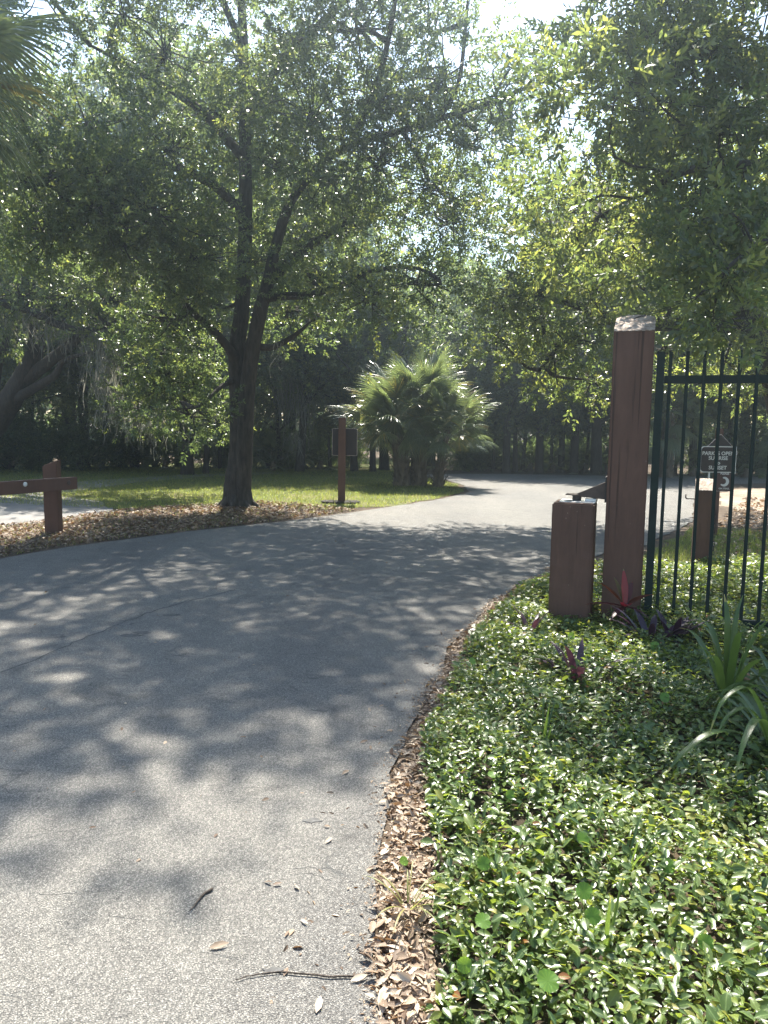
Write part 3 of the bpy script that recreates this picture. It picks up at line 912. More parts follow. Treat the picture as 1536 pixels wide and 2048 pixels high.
# clumps: centre, radius, sprays
C1 = [
 ((-5.149, 11.500, 5.026), 1.05, 300), ((-4.333, 11.800, 4.844), 1.15, 330), ((-3.568, 12.200, 4.746), 1.1, 300), ((-5.101, 12.000, 4.381), 0.85, 210), ((-4.170, 12.600, 4.383), 0.8, 200), ((-3.291, 13.200, 4.288), 0.9, 220),
 ((-3.582, 15.600, 5.730), 1.1, 260), ((-3.540, 13.000, 5.968), 1.2, 260), ((-4.822, 13.000, 6.336), 1.1, 190), ((-3.142, 16.400, 6.836), 1.2, 240), ((-3.559, 15.000, 4.010), 0.9, 150), ((-3.779, 13.700, 3.369), 0.8, 130),
 ((-2.169, 16.000, 6.720), 1.2, 280), ((-1.017, 13.900, 5.810), 1.1, 300), ((-0.150, 13.600, 5.975), 1.1, 300), ((0.724, 14.000, 5.780), 1.0, 260), ((-0.811, 15.000, 5.425), 0.8, 150), ((1.150, 14.800, 5.400), 0.85, 220),
 ((-1.357, 13.800, 6.759), 1.2, 260), ((-0.156, 13.000, 6.780), 1.1, 230), ((0.775, 12.600, 6.927), 0.95, 200), ((1.636, 12.600, 6.644), 0.8, 130), ((2.303, 12.500, 6.978), 0.5, 50), ((1.325, 13.200, 6.179), 0.7, 110), ((2.164, 14.500, 6.983), 0.6, 60), ((0.633, 13.200, 7.942), 0.7, 80),
 ((-1.191, 14.000, 4.138), 0.7, 110), ((-0.292, 13.500, 3.809), 0.75, 140), ((0.549, 13.200, 3.934), 0.7, 130), ((-1.994, 16.200, 3.927), 0.8, 120), ((-1.724, 15.600, 5.187), 0.9, 130),
 ((-3.760, 13.600, 7.684), 1.2, 220), ((-2.989, 16.200, 8.773), 1.4, 320), ((-1.508, 13.600, 7.871), 1.3, 330), ((-3.237, 15.000, 7.360), 1.1, 220), ((-0.481, 12.800, 7.735), 1.1, 230), ((-2.099, 15.500, 7.751), 1.1, 220), 
 ((-4.283, 13.200, 8.104), 1.0, 130), ((-3.479, 13.800, 1.730), 0.55, 60), ((-2.742, 15.800, 4.834), 0.9, 120),
 # the upper crown, over the frame: it shades the road
 ((-2.945, 13.400, 9.359), 1.5, 330), ((-1.650, 13.400, 9.376), 1.5, 340), ((-0.328, 12.400, 8.742), 1.4, 300), ((-3.400, 12.200, 9.604), 1.5, 320), ((-2.119, 12.400, 10.024), 1.5, 320), ((-0.905, 12.000, 9.767), 1.4, 290), ((0.026, 11.600, 9.379), 1.2, 210),
 ((-3.563, 11.400, 10.067), 1.4, 260), ((-1.6, 11.3, 11.2), 1.1, 260), ((-3.0, 11.0, 11.2), 1.2, 280), ((-0.5, 12.0, 11.2), 0.9, 180), ((-4.4, 11.4, 10.8), 1.2, 240), ((-2.613, 12.000, 10.591), 1.4, 260), ((-1.336, 12.000, 10.608), 1.4, 260), ((-0.130, 12.000, 10.623), 1.2, 200), ((-4.510, 12.400, 9.173), 1.3, 220), ((-4.937, 11.400, 9.431), 1.3, 180), ((-5.174, 11.800, 8.001), 1.3, 200), ((-5.160, 10.800, 6.714), 1.0, 110),
]
for c, r, n in C1:
    fill_clump(LV, tb, c, (r * 1.15, r * 1.15, r * 0.85), int(n * (1.3 if c[2] > 8.6 else 1.6)), OAK, nearest(limbs, c), scale=0.9, vbase=0.35 + random.uniform(-0.1, 0.15))
MS1 = [(-4.176, 12.600, 4.152) + (0.5, 0.2, 30), (-3.230, 14.000, 4.110) + (0.5, 0.15, 24), (-1.570, 14.200, 5.553) + (0.5, 0.12, 14), (-3.740, 13.900, 3.742) + (0.6, 0.15, 20), (-1.997, 14.700, 3.067) + (0.5, 0.12, 16), (-0.646, 13.700, 4.091) + (0.4, 0.1, 14)]
finish_tree(T1, tb, LV, 'oak_bark', 'oak_leaf', MS1)

# --- leaning live oak at the left edge
T2 = thing('live_oak_tree', 'leaning mossy live oak with thick dark limbs at the far left', 'tree', (-11.024, 19.000, -0.216)[:2] + (0.0,))
tb = Tubes(); limbs = []
bx = (-11.024, 19.000, -0.216)
L1([(bx[0], bx[1], -0.1), (bx[0], bx[1], 0.4), (-10.230, 19.000, 0.847), (-9.354, 18.800, 1.713), (-8.617, 18.600, 2.669), (-8.311, 18.500, 3.250), (-8.217, 18.400, 3.933), (-8.233, 18.200, 4.809), (-7.874, 18.000, 5.878)], [0.55, 0.42, 0.36, 0.30, 0.24, 0.19, 0.15, 0.11, 0.05], 14, 6, 0.04)
L1([(-8.915, 18.700, 2.374), (-8.043, 18.400, 2.896), (-7.358, 18.200, 3.349), (-6.807, 18.000, 3.674), (-5.864, 17.600, 3.859), (-5.065, 17.200, 4.244)], [0.18, 0.15, 0.12, 0.09, 0.05, 0.02], 10, 6, 0.04)
L1([(-9.223, 18.800, 1.956), (-8.254, 18.300, 2.364), (-7.645, 18.000, 2.644), (-7.321, 17.800, 2.973), (-6.406, 17.500, 3.181)], [0.14, 0.11, 0.085, 0.06, 0.02], 9, 6, 0.04)
L1([(-9.189, 18.000, 4.314), (-8.097, 17.600, 4.080), (-7.352, 17.400, 3.747), (-6.669, 17.200, 3.569), (-5.993, 17.000, 3.650), (-5.584, 16.900, 3.474), (-5.183, 16.800, 3.131), (-4.736, 16.700, 2.495)], [0.12, 0.10, 0.085, 0.07, 0.055, 0.045, 0.03, 0.012], 9, 6, 0.04)
L1([(-9.602, 18.800, 1.589), (-9.329, 18.600, 2.777), (-9.061, 18.600, 3.483), (-9.259, 18.600, 4.408)], [0.2, 0.16, 0.11, 0.05], 9)
L1([(-8.217, 18.400, 3.933), (-7.209, 18.200, 4.373), (-6.325, 18.000, 4.520), (-5.348, 17.800, 4.665)], [0.14, 0.11, 0.08, 0.03], 8)
LV = Leaves()
for c, r, n in [((-8.104, 17.400, 4.342), 0.9, 190), ((-7.069, 17.300, 4.340), 0.9, 200), ((-5.978, 17.000, 4.200), 0.9, 190), ((-5.200, 16.900, 3.775), 0.9, 190), ((-4.536, 16.800, 3.245), 0.9, 190), ((-8.719, 18.400, 3.696), 0.7, 70), ((-7.109, 18.000, 5.009), 1.0, 190), ((-5.792, 17.800, 4.988), 0.9, 150),
                ((-8.331, 18.200, 5.255), 1.0, 180), ((-4.765, 16.800, 2.500), 0.9, 170), ((-5.272, 17.000, 1.855), 0.7, 110), ((-4.168, 17.000, 2.412), 0.8, 130), ((-9.531, 18.400, 3.915), 0.9, 120), ((-3.939, 17.400, 1.659), 0.7, 90), ((-9.712, 18.400, 5.052), 1.3, 200), ((-7.810, 18.400, 6.200), 1.4, 200), ((-10.095, 18.800, 6.499), 1.6, 220), ((-8.780, 18.600, 7.468), 1.5, 160), ((-5.922, 18.400, 2.809), 0.7, 80), ((-6.908, 18.600, 3.977), 0.5, 40)]:
    fill_clump(LV, tb, c, (r * 1.15, r * 1.15, r * 0.8), int(n * 1.25), OAK, nearest(limbs, c), vbase=0.45, scale=1.0)
MS2 = [(-7.242, 17.400, 3.705) + (0.8, 0.2, 50), (-7.988, 17.600, 3.994) + (0.9, 0.2, 50), (-4.767, 16.800, 2.394) + (0.7, 0.2, 40), (-4.323, 16.800, 3.143) + (0.6, 0.25, 40), (-6.566, 17.300, 4.667) + (0.75, 0.13, 60), (-6.205, 17.200, 4.495) + (0.7, 0.1, 40), (-5.718, 17.400, 4.857) + (0.5, 0.2, 70), (-5.992, 17.400, 4.907) + (0.4, 0.12, 30), (-6.359, 17.100, 3.519) + (1.2, 0.16, 80), (-6.057, 17.000, 3.245) + (1.0, 0.14, 60), (-5.533, 16.900, 3.348) + (0.7, 0.2, 50), (-6.326, 17.400, 2.734) + (1.3, 0.16, 60),
       (-5.080, 16.800, 2.921) + (0.9, 0.16, 50), (-8.548, 17.700, 3.835) + (0.6, 0.1, 30), (-5.398, 17.400, 1.750) + (0.8, 0.22, 40), (-6.017, 17.600, 2.194) + (1.0, 0.25, 40), (-5.008, 17.600, 1.645) + (0.6, 0.2, 30), (-2.798, 24.000, 1.255) + (0.7, 0.15, 40)]
finish_tree(T2, tb, LV, 'far_bark', 'oak_leaf', MS2)

# --- near oak on the right: trunk out of the picture, low hanging branches over the fence
T3 = thing('oak_tree', 'near oak overhanging the iron fence with drooping bright green leaf sprays', 'tree', (6.6, 8.6, 0), None)
tb = Tubes(); limbs = []
L1([(6.6,8.6,-0.1), (6.6,8.6,0.4), (6.55,8.55,1.6), (6.4,8.4,3.2), (6.1,8.3,5.0), (5.8,8.3,7.0), (5.6,8.4,9.0)], [0.36, 0.27, 0.24, 0.21, 0.17, 0.11, 0.05], 13, 6, 0.02)
L1([(6.5,8.5,2.6), (4.163, 8.000, 4.609), (3.361, 7.600, 4.896), (2.767, 7.300, 4.971), (2.174, 7.000, 4.987)], [0.12, 0.09, 0.06, 0.045, 0.015])
L1([(6.45,8.45,3.0), (3.986, 7.400, 3.814), (3.145, 7.000, 3.895), (2.513, 6.700, 3.750), (2.389, 7.600, 3.805), (2.230, 8.400, 3.829)], [0.11, 0.07, 0.045, 0.032, 0.02, 0.008])
L1([(6.5,8.5,2.2), (3.483, 6.400, 3.050), (2.883, 6.000, 3.028), (2.473, 5.800, 2.763), (2.159, 5.700, 2.458)], [0.07, 0.035, 0.022, 0.014, 0.005])
L1([(6.2,8.3,4.6), (3.581, 7.600, 5.727), (2.752, 7.200, 5.986), (1.889, 6.800, 6.035)], [0.12, 0.09, 0.06, 0.02])
L1([(6.1,8.3,5.2), (5.2,7.6,6.4), (4.2,7.0,7.2), (3.2,6.6,7.6)], [0.12, 0.08, 0.05, 0.02])
L1([(6.1,8.3,5.0), (4.6,8.5,6.1), (2.8,8.25,6.7), (1.1,8.4,6.95)], [0.10, 0.07, 0.045, 0.015])  # high limb out of view, added to carry clumps that shade the bed
trunk_flare(tb, (6.6, 8.6, 0), 0.26, 7, 0.5)
LV = Leaves()
C3 = [((2.266, 7.000, 4.868), 0.7, 240), ((2.734, 7.200, 4.841), 0.8, 280), ((3.319, 7.500, 4.809), 0.85, 280), ((1.762, 6.350, 4.192), 0.5, 150), ((2.346, 6.900, 4.301), 0.7, 240), ((2.907, 7.100, 4.218), 0.75, 250), ((3.413, 7.300, 4.038), 0.75, 230),
      ((2.307, 9.000, 4.581), 0.8, 190), ((2.933, 9.000, 4.374), 0.9, 210), ((2.645, 6.800, 3.620), 0.7, 230), ((1.825, 7.600, 3.660), 0.6, 170), ((2.794, 9.200, 3.935), 0.8, 150), ((2.992, 6.600, 3.368), 0.6, 170), ((1.953, 9.400, 4.426), 0.6, 110), ((2.095, 9.400, 3.804), 0.6, 100),
      ((2.385, 6.400, 3.230), 0.45, 100), ((2.509, 5.800, 2.764), 0.3, 60), ((2.775, 6.000, 2.953), 0.35, 80), ((2.171, 5.650, 2.521), 0.16, 18), ((2.341, 5.700, 2.443), 0.16, 16), ((2.342, 5.600, 2.324), 0.10, 8), ((2.721, 5.900, 2.495), 0.22, 26), ((2.507, 5.700, 2.674), 0.2, 20), ((2.452, 9.600, 3.621), 0.6, 80), ((3.123, 9.600, 3.512), 0.6, 90), ((2.261, 8.400, 3.163), 0.6, 90),
      # above and to the right of the frame
      ((2.403, 7.000, 5.468), 0.8, 200), ((2.777, 7.200, 5.583), 0.9, 230), ((3.454, 7.400, 5.450), 0.9, 200), ((2.326, 7.000, 6.093), 0.8, 120), ((2.575, 7.000, 6.135), 0.9, 180), ((3.937, 7.600, 4.682), 0.9, 170), ((3.787, 7.000, 3.483), 0.8, 120), ((3.440, 7.400, 6.280), 1.0, 170),
      ((4.6,7.3,7.3), 1.1, 170), ((0.9,8.45,6.95), 0.5, 130), ((1.7,8.3,6.9), 0.5, 170), ((2.5,8.2,6.8), 0.55, 170), ((3.3,8.2,6.8), 0.65, 150), ((5.4,7.8,7.4), 1.2, 190), ((6.5,8.6,8.8), 1.4, 220), ((7.6,8.8,6.6), 1.4, 200), ((5.2,9.4,8.6), 1.2, 160)]  # the four clumps along the high limb are added to shade the bed
for c, r, n in C3:
    fill_clump(LV, tb, c, (r * 1.15, r * 1.1, r * 0.85), int(n * 0.72), NEAR, nearest(limbs, c), vbase=0.58 + random.uniform(-0.12, 0.25), droop=0.1, sigma=0.15, thin=min(0.6, r * 0.55))
finish_tree(T3, tb, LV, 'oak_bark', 'oak_leaf')

# --- oak behind the fence, its limb reaching left past the top of the tall post
T4 = thing('oak_tree', 'oak behind the fence whose long limb reaches out over the road past the tall post', 'tree', (8.3, 15.5, 0))
tb = Tubes(); limbs = []
L1([(8.3,15.5,-0.1), (8.3,15.5,0.5), (7.498, 15.300, 3.162), (6.868, 15.100, 3.888), (6.572, 15.000, 4.794), (6.218, 14.800, 6.003), (5.855, 14.600, 7.497)], [0.42, 0.31, 0.27, 0.23, 0.17, 0.11, 0.05], 13, 6, 0.02)
L1([(7.126, 15.200, 3.623), (5.823, 14.600, 3.529), (4.760, 14.200, 3.481), (3.964, 13.800, 3.488), (3.310, 13.500, 3.674), (2.643, 13.200, 3.800), (2.191, 13.000, 3.777), (1.715, 12.800, 3.603)], [0.17, 0.14, 0.115, 0.10, 0.08, 0.06, 0.04, 0.015], 9)
L1([(3.964, 13.800, 3.488), (3.411, 13.500, 3.314), (2.949, 13.300, 2.992), (2.605, 13.200, 2.562)], [0.06, 0.045, 0.03, 0.01])
L1([(2.643, 13.200, 3.800), (2.366, 13.100, 4.022), (1.932, 13.000, 4.158)], [0.04, 0.028, 0.01])
L1([(6.697, 15.000, 4.335), (5.472, 14.400, 5.007), (4.243, 14.000, 5.322), (3.182, 13.600, 5.285)], [0.12, 0.09, 0.06, 0.02])
L1([(4.760, 14.200, 3.481), (4.963, 13.800, 3.673), (4.145, 13.500, 4.119), (3.397, 13.300, 4.399)], [0.05, 0.045, 0.03, 0.01])
LV = Leaves()
for c, r, n in [((1.932, 12.900, 3.661), 0.7, 130), ((2.575, 13.200, 3.389), 0.75, 140), ((3.224, 13.400, 3.090), 0.7, 130), ((2.608, 13.100, 4.187), 0.8, 170), ((3.448, 13.400, 3.844), 0.7, 120), ((1.942, 13.400, 3.073), 0.55, 70), ((2.792, 13.300, 2.655), 0.5, 70), ((3.563, 13.600, 2.431), 0.55, 70),
                ((3.018, 13.600, 5.118), 0.9, 180), ((3.951, 13.800, 4.679), 0.9, 190), ((4.918, 14.000, 4.221), 0.9, 180), ((6.002, 14.400, 3.775), 0.9, 170), ((6.789, 14.800, 4.392), 1.0, 190), ((5.643, 14.400, 5.184), 1.0, 200), ((4.502, 14.000, 5.410), 1.0, 200), ((2.385, 13.300, 4.548), 0.5, 60),
                ((6.796, 14.800, 5.655), 1.2, 200), ((5.637, 14.600, 6.634), 1.2, 180), ((7.255, 15.000, 7.147), 1.4, 180), ((7.898, 15.400, 3.755), 1.1, 140), ((5.198, 14.600, 3.064), 0.8, 110), ((6.502, 15.000, 2.931), 0.8, 110), ((7.476, 15.400, 2.783), 0.9, 100), ((4.425, 14.200, 6.482), 1.0, 120), ((8.442, 15.400, 5.559), 1.4, 160)]:
    fill_clump(LV, tb, c, (r * 1.15, r * 1.15, r * 0.8), int(n * 1.15), OAK, nearest(limbs, c), vbase=0.5 + random.uniform(-0.1, 0.25), droop=0.05)
finish_tree(T4, tb, LV, 'oak_bark', 'oak_leaf', [(3.324, 13.500, 3.355) + (0.5, 0.1, 16), (2.919, 13.300, 3.738) + (0.4, 0.1, 12)])

# --- background trees: four shared crowns and trunks, every tree its own object
def far_variant(seed, height, width, nclump, per, trunk_r, lean=0.0, low=0.28):
    global rng
    keep = rng
    rng = np.random.default_rng(seed); random.seed(seed)
    tbv = Tubes(); lv = Leaves(); lim = []
    top = np.array([lean, 0, height * 0.85])
    p, r = tbv.limb([(0, 0, -0.1), (0, 0, 0.3), (lean * 0.2 + 0.05, 0.05, height * 0.25), (lean * 0.6 - 0.05, 0, height * 0.5), tuple(top)], [trunk_r * 1.5, trunk_r * 1.1, trunk_r * 0.9, trunk_r * 0.65, 0.03], 9, 5, 0.03)
    lim.append(p)
    for k in range(6):
        a = k * 2.4 + random.uniform(-0.4, 0.4); z = height * random.uniform(0.25, 0.6); l = width * random.uniform(0.3, 0.5)
        b = nearest(lim[:1], (0, 0, z))
        q, _ = tbv.limb([b, b + np.array([math.cos(a) * l * 0.5, math.sin(a) * l * 0.5, l * 0.35]), b + np.array([math.cos(a) * l, math.sin(a) * l, l * 0.5])], [trunk_r * 0.45, trunk_r * 0.3, 0.02], 6, 4)
        lim.append(q)
    for k in range(nclump):
        h = low + (1 - low) * (k + 0.5) / nclump
        prof = math.sin(math.pi * min(1, (h - low * 0.6) / (1.02 - low * 0.6))) ** 0.7
        a = k * 2.399; rr = width * 0.5 * prof * math.sqrt(random.uniform(0.15, 1))
        c = np.array([math.cos(a) * rr + lean * h, math.sin(a) * rr, h * height])
        fill_clump(lv, tbv, c, (width * 0.21, width * 0.21, width * 0.15), per, FAR, nearest(lim, c), vbase=0.46 + random.uniform(-0.2, 0.25), sub=10, sigma=0.32)
    rng = keep
    trunk = mesh_np('trunk', np.vstack(tbv.V), np.concatenate(tbv.F), np.concatenate(tbv.S), M['far_bark'], smooth=True)
    return trunk, lv.mesh('crown', M['far_leaf'])
VAR = [far_variant(11, 9.5, 6.5, 26, 105, 0.20, 0.0, 0.36), far_variant(12, 10.5, 5.5, 24, 105, 0.17, 0.6, 0.32), far_variant(13, 8.5, 7.0, 24, 105, 0.24, -0.5, 0.34), far_variant(14, 9.0, 5.0, 22, 100, 0.13, 0.2, 0.28)]
random.seed(5)
def far_tree(px_, Y, var, s, rot, label, name='oak_tree', group='trees at the back of the clearing'):
    x = px_[0]; 
    root = thing(name, label, 'tree', (x, px_[1], 0), group)
    root.rotation_euler.z = rot; root.scale = (s, s, s * 1.0)
    link(bpy.data.objects.new('trunk', VAR[var][0]), root)
    c = link(bpy.data.objects.new('crown', VAR[var][1]), root); c['kind'] = 'stuff'
    return root
FT = [
 ((-6.021, 23.472, 0.000), 2, 0.85, 'stout dark trunked oak on the lawn, left of the big twin stemmed oak'),
 ((-5.589, 24.051, 0.000), 3, 0.75, 'thinner dark trunk standing close beside the stout lawn oak'),
 ((-2.830, 25.719, 0.000), 1, 0.95, 'leafy tree between the twin stemmed oak and the road sign'),
 ((-1.050, 26.412, 0.000), 0, 0.95, 'dark trunked tree just behind the road sign panel'),
 ((-0.412, 26.275, 0.000), 3, 1.0, 'slim trunked tree left of the palm clump'),
 ((-0.021, 27.242, 0.000), 2, 0.9, 'leaning tree hidden behind the left fronds of the palm clump'),
 ((3.468, 28.708, 0.000), 1, 0.95, 'tree with a thin pale trunk right of the palm clump'),
 ((4.229, 26.770, 0.000), 0, 0.9, 'first dark tree on the far road edge right of the palms'),
 ((4.655, 27.442, 0.000), 3, 1.0, 'thin stem crowding the first dark tree on the far road edge'),
 ((5.432, 27.041, 0.000), 2, 0.85, 'broad grey trunk in the middle of the far road edge'),
 ((6.317, 27.530, 0.000), 3, 0.95, 'thin straight trunk right of the broad grey trunk on the far road edge'),
 ((6.643, 27.030, 0.000), 1, 0.9, 'slender dark trunk left of the leaning one on the far road edge'),
 ((7.325, 26.629, 0.000), 2, 0.9, 'thick leaning dark trunk next to the tall gate post on the far side'),
 ((9.079, 28.159, 0.000), 0, 1.0, 'tree standing far behind the tall gate post'),
 ((10.866, 27.127, 0.000), 1, 0.95, 'tree behind the fence left of the park hours sign'),
 ((13.318, 28.819, 0.000), 0, 1.0, 'tree seen through the pickets right of the park hours sign'),
 ((14.337, 27.878, 0.000), 2, 1.0, 'tree at the right edge behind the iron fence'),
 ((-10.025, 25.718, 0.000), 0, 1.0, 'tree over the dark thicket above the barrier post'),
 ((-11.679, 25.311, 0.000), 3, 1.1, 'tree in the thicket at the left above the barrier beam'),
 ((-8.658, 26.665, 0.000), 1, 1.0, 'tall tree at the back of the lawn left of centre'),
 ((-5.298, 28.171, 0.000), 0, 1.05, 'tree straight behind the twin stemmed oak'),
 ((1.812, 30.741, 0.000), 2, 1.15, 'tree behind the palm clump at the end of the lawn'),
 ((-12.905, 23.912, 0.000), 2, 1.1, 'tree past the left edge of the thicket'),
 ((16.830, 28.417, 0.000), 0, 1.1, 'tree beyond the right end of the fence'),
 ((-15.5, 27.5), 1, 1.55, 'tall tree filling the upper left corner behind the hanging palm fronds'),
 ((-11.6, 28.5), 0, 1.6, 'tall tree rising behind the left side of the big oak crown'),
 ((-7.4, 28.0), 1, 1.55, 'tall tree rising straight behind the big oak stem'),
 ((-3.6, 29.5), 0, 1.45, 'tall tree showing through the right side of the big oak crown'),
 ((13.5, 22.0), 1, 1.3, 'tall tree behind the right end of the fence'),
]
FROOT = []
for i, (b, v, s, lab) in enumerate(FT):
    FROOT.append(far_tree(b, 0, v, s * random.uniform(0.78, 0.92) * (0.86 if -2 < b[0] < 6 else 1.0), random.uniform(0, 6.28), lab))
def far_moss(i, spots):
    root = FROOT[i]
    ms = link(bpy.data.objects.new('hanging_moss', moss_mesh('hanging_moss', spots, M['moss'])), root)
    ms.matrix_parent_inverse = root.matrix_basis.inverted(); ms['kind'] = 'stuff'
far_moss(3, [(-1.379, 26.000, 5.036) + (2.2, 0.3, 110), (-1.874, 26.000, 4.705) + (1.4, 0.25, 60), (-0.881, 26.000, 4.881) + (1.2, 0.2, 50)])
far_moss(2, [(-2.754, 25.000, 2.364) + (1.2, 0.3, 80), (-3.237, 25.000, 2.993) + (1.2, 0.3, 60)])
far_moss(0, [(-5.381, 22.500, 1.960) + (0.8, 0.3, 60), (-6.104, 22.500, 2.094) + (0.9, 0.3, 60)])
# young leafy trees between the trunks
for b, v, s, lab in [((3.868, 27.557, 0.000), 3, 0.46, 'leafy sapling just right of the small palm across the road'), ((5.046, 28.136, 0.000), 1, 0.42, 'sapling filling the gap left of the broad grey trunk'), ((6.037, 28.061, 0.000), 3, 0.50, 'bright sapling right of the broad grey trunk'),
        ((6.848, 28.560, 0.000), 1, 0.44, 'sapling between the two slender trunks on the far road edge'), ((7.435, 28.387, 0.000), 3, 0.5, 'sapling pressed against the thick leaning trunk'), ((8.290, 28.279, 0.000), 1, 0.5, 'sapling half hidden by the tall gate post'), ((-1.923, 27.090, 0.000), 3, 0.46, 'sapling left of the road sign at the back of the lawn'),
        ((-3.710, 27.271, 0.000), 1, 0.5, 'sapling right of the twin stemmed oak at the back of the lawn'), ((10.421, 27.586, 0.000), 3, 0.5, 'sapling behind the first pickets of the fence'), ((12.134, 27.401, 0.000), 1, 0.5, 'sapling behind the park hours sign'), ((-5.732, 26.774, 0.000), 3, 0.5, 'sapling left of the twin stemmed oak at the back of the lawn'), ((-9.488, 25.850, 0.000), 1, 0.5, 'sapling at the right end of the dark thicket')]:
    far_tree(b, 0, v, s, random.uniform(0, 6.28), lab, 'sapling', 'saplings between the far trunks')
for i in range(14):   # rows further in
    x = -30 + i * 4.9 + random.uniform(-1, 1); y = random.uniform(36, 46)
    far_tree((x, y), 0, i % 4, random.uniform(0.8, 1.0), random.uniform(0, 6.28), 'tree deep in the dark wood behind the clearing, its trunk lost in shade', group='trees deep in the wood')

# far wood as one mass
LV = Leaves()
n = 9000
pos = np.stack([rng.uniform(-60, 60, n), rng.uniform(50, 62, n), rng.uniform(0, 1, n) ** 0.9 * 9.5], -1)
pos[:, 2] *= 0.8 + 0.3 * np.sin(pos[:, 0] * 0.7) * np.sin(pos[:, 0] * 0.23 + 1)
LV.sprays(pos, rng.normal(size=(n, 3)), FAR, 3.0, 0.3, 0.25)
tag(link(bpy.data.objects.new('distant_woods', LV.mesh('distant_woods', M['far_leaf']))), 'dark mass of far woodland behind all the trees', 'woods', kind='stuff')

# --- shrubs of the dark thicket and the wood edge
def shrub_variant(seed, w, h, n):
    global rng
    keep = rng; rng = np.random.default_rng(seed)
    tbv = Tubes(); lv = Leaves()
    for k in range(9):
        a = k * 2.4; r = w * 0.33 * math.sqrt((k + 0.5) / 9)
        c = np.array([math.cos(a) * r, math.sin(a) * r, h * (0.22 + 0.42 * ((k * 7) % 9) / 9)])
        tbv.limb([(0, 0, -0.05), c * 0.5, c], [0.05, 0.03, 0.015], 5, 3)
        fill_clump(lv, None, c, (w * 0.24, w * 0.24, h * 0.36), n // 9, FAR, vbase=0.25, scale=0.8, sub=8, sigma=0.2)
    rng = keep
    return mesh_np('stem', np.vstack(tbv.V), np.concatenate(tbv.F), np.concatenate(tbv.S), M['far_bark'], smooth=True), lv.mesh('foliage', M['far_leaf'])
SV = [shrub_variant(21, 3.2, 2.6, 1000), shrub_variant(22, 2.6, 1.7, 760)]
def shrub(p, var, s, label):
    o = thing('shrub', label, 'shrub', (p[0], p[1], 0), 'shrubs along the wood edge')
    s *= random.uniform(0.62, 0.9)
    o.rotation_euler.z = random.uniform(0, 6.28); o.scale = (s, s * 0.9, s)
    link(bpy.data.objects.new('stem', SV[var][0]), o)
    f = link(bpy.data.objects.new('foliage', SV[var][1]), o); f['kind'] = 'stuff'
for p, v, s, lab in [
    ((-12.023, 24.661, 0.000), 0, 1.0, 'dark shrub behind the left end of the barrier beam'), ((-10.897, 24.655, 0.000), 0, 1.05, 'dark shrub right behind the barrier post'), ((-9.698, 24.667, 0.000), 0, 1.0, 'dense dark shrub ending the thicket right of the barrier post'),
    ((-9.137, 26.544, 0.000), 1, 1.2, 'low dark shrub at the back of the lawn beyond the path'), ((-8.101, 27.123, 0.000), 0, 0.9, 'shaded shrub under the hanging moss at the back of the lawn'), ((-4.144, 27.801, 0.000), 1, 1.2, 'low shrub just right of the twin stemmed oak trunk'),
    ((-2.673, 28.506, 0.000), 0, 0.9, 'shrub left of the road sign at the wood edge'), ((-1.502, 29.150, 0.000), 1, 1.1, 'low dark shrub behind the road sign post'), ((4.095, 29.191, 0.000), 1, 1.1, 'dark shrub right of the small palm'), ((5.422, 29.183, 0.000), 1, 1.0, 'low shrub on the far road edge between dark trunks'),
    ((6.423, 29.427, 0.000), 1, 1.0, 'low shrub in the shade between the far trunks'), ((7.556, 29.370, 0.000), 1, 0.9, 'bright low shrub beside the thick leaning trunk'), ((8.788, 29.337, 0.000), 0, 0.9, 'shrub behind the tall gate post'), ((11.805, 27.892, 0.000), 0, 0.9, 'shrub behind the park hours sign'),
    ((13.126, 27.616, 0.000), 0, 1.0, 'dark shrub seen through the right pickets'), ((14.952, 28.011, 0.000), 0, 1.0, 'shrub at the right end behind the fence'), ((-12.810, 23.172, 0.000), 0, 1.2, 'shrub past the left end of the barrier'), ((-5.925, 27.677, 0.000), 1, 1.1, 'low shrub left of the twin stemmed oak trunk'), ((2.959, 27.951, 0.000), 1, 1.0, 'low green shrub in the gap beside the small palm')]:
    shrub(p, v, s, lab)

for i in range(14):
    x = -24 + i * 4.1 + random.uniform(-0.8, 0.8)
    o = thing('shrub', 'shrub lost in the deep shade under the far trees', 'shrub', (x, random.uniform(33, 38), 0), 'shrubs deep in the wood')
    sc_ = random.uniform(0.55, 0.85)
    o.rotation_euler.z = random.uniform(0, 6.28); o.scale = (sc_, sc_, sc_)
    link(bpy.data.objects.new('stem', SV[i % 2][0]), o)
    f = link(bpy.data.objects.new('foliage', SV[i % 2][1]), o); f['kind'] = 'stuff'

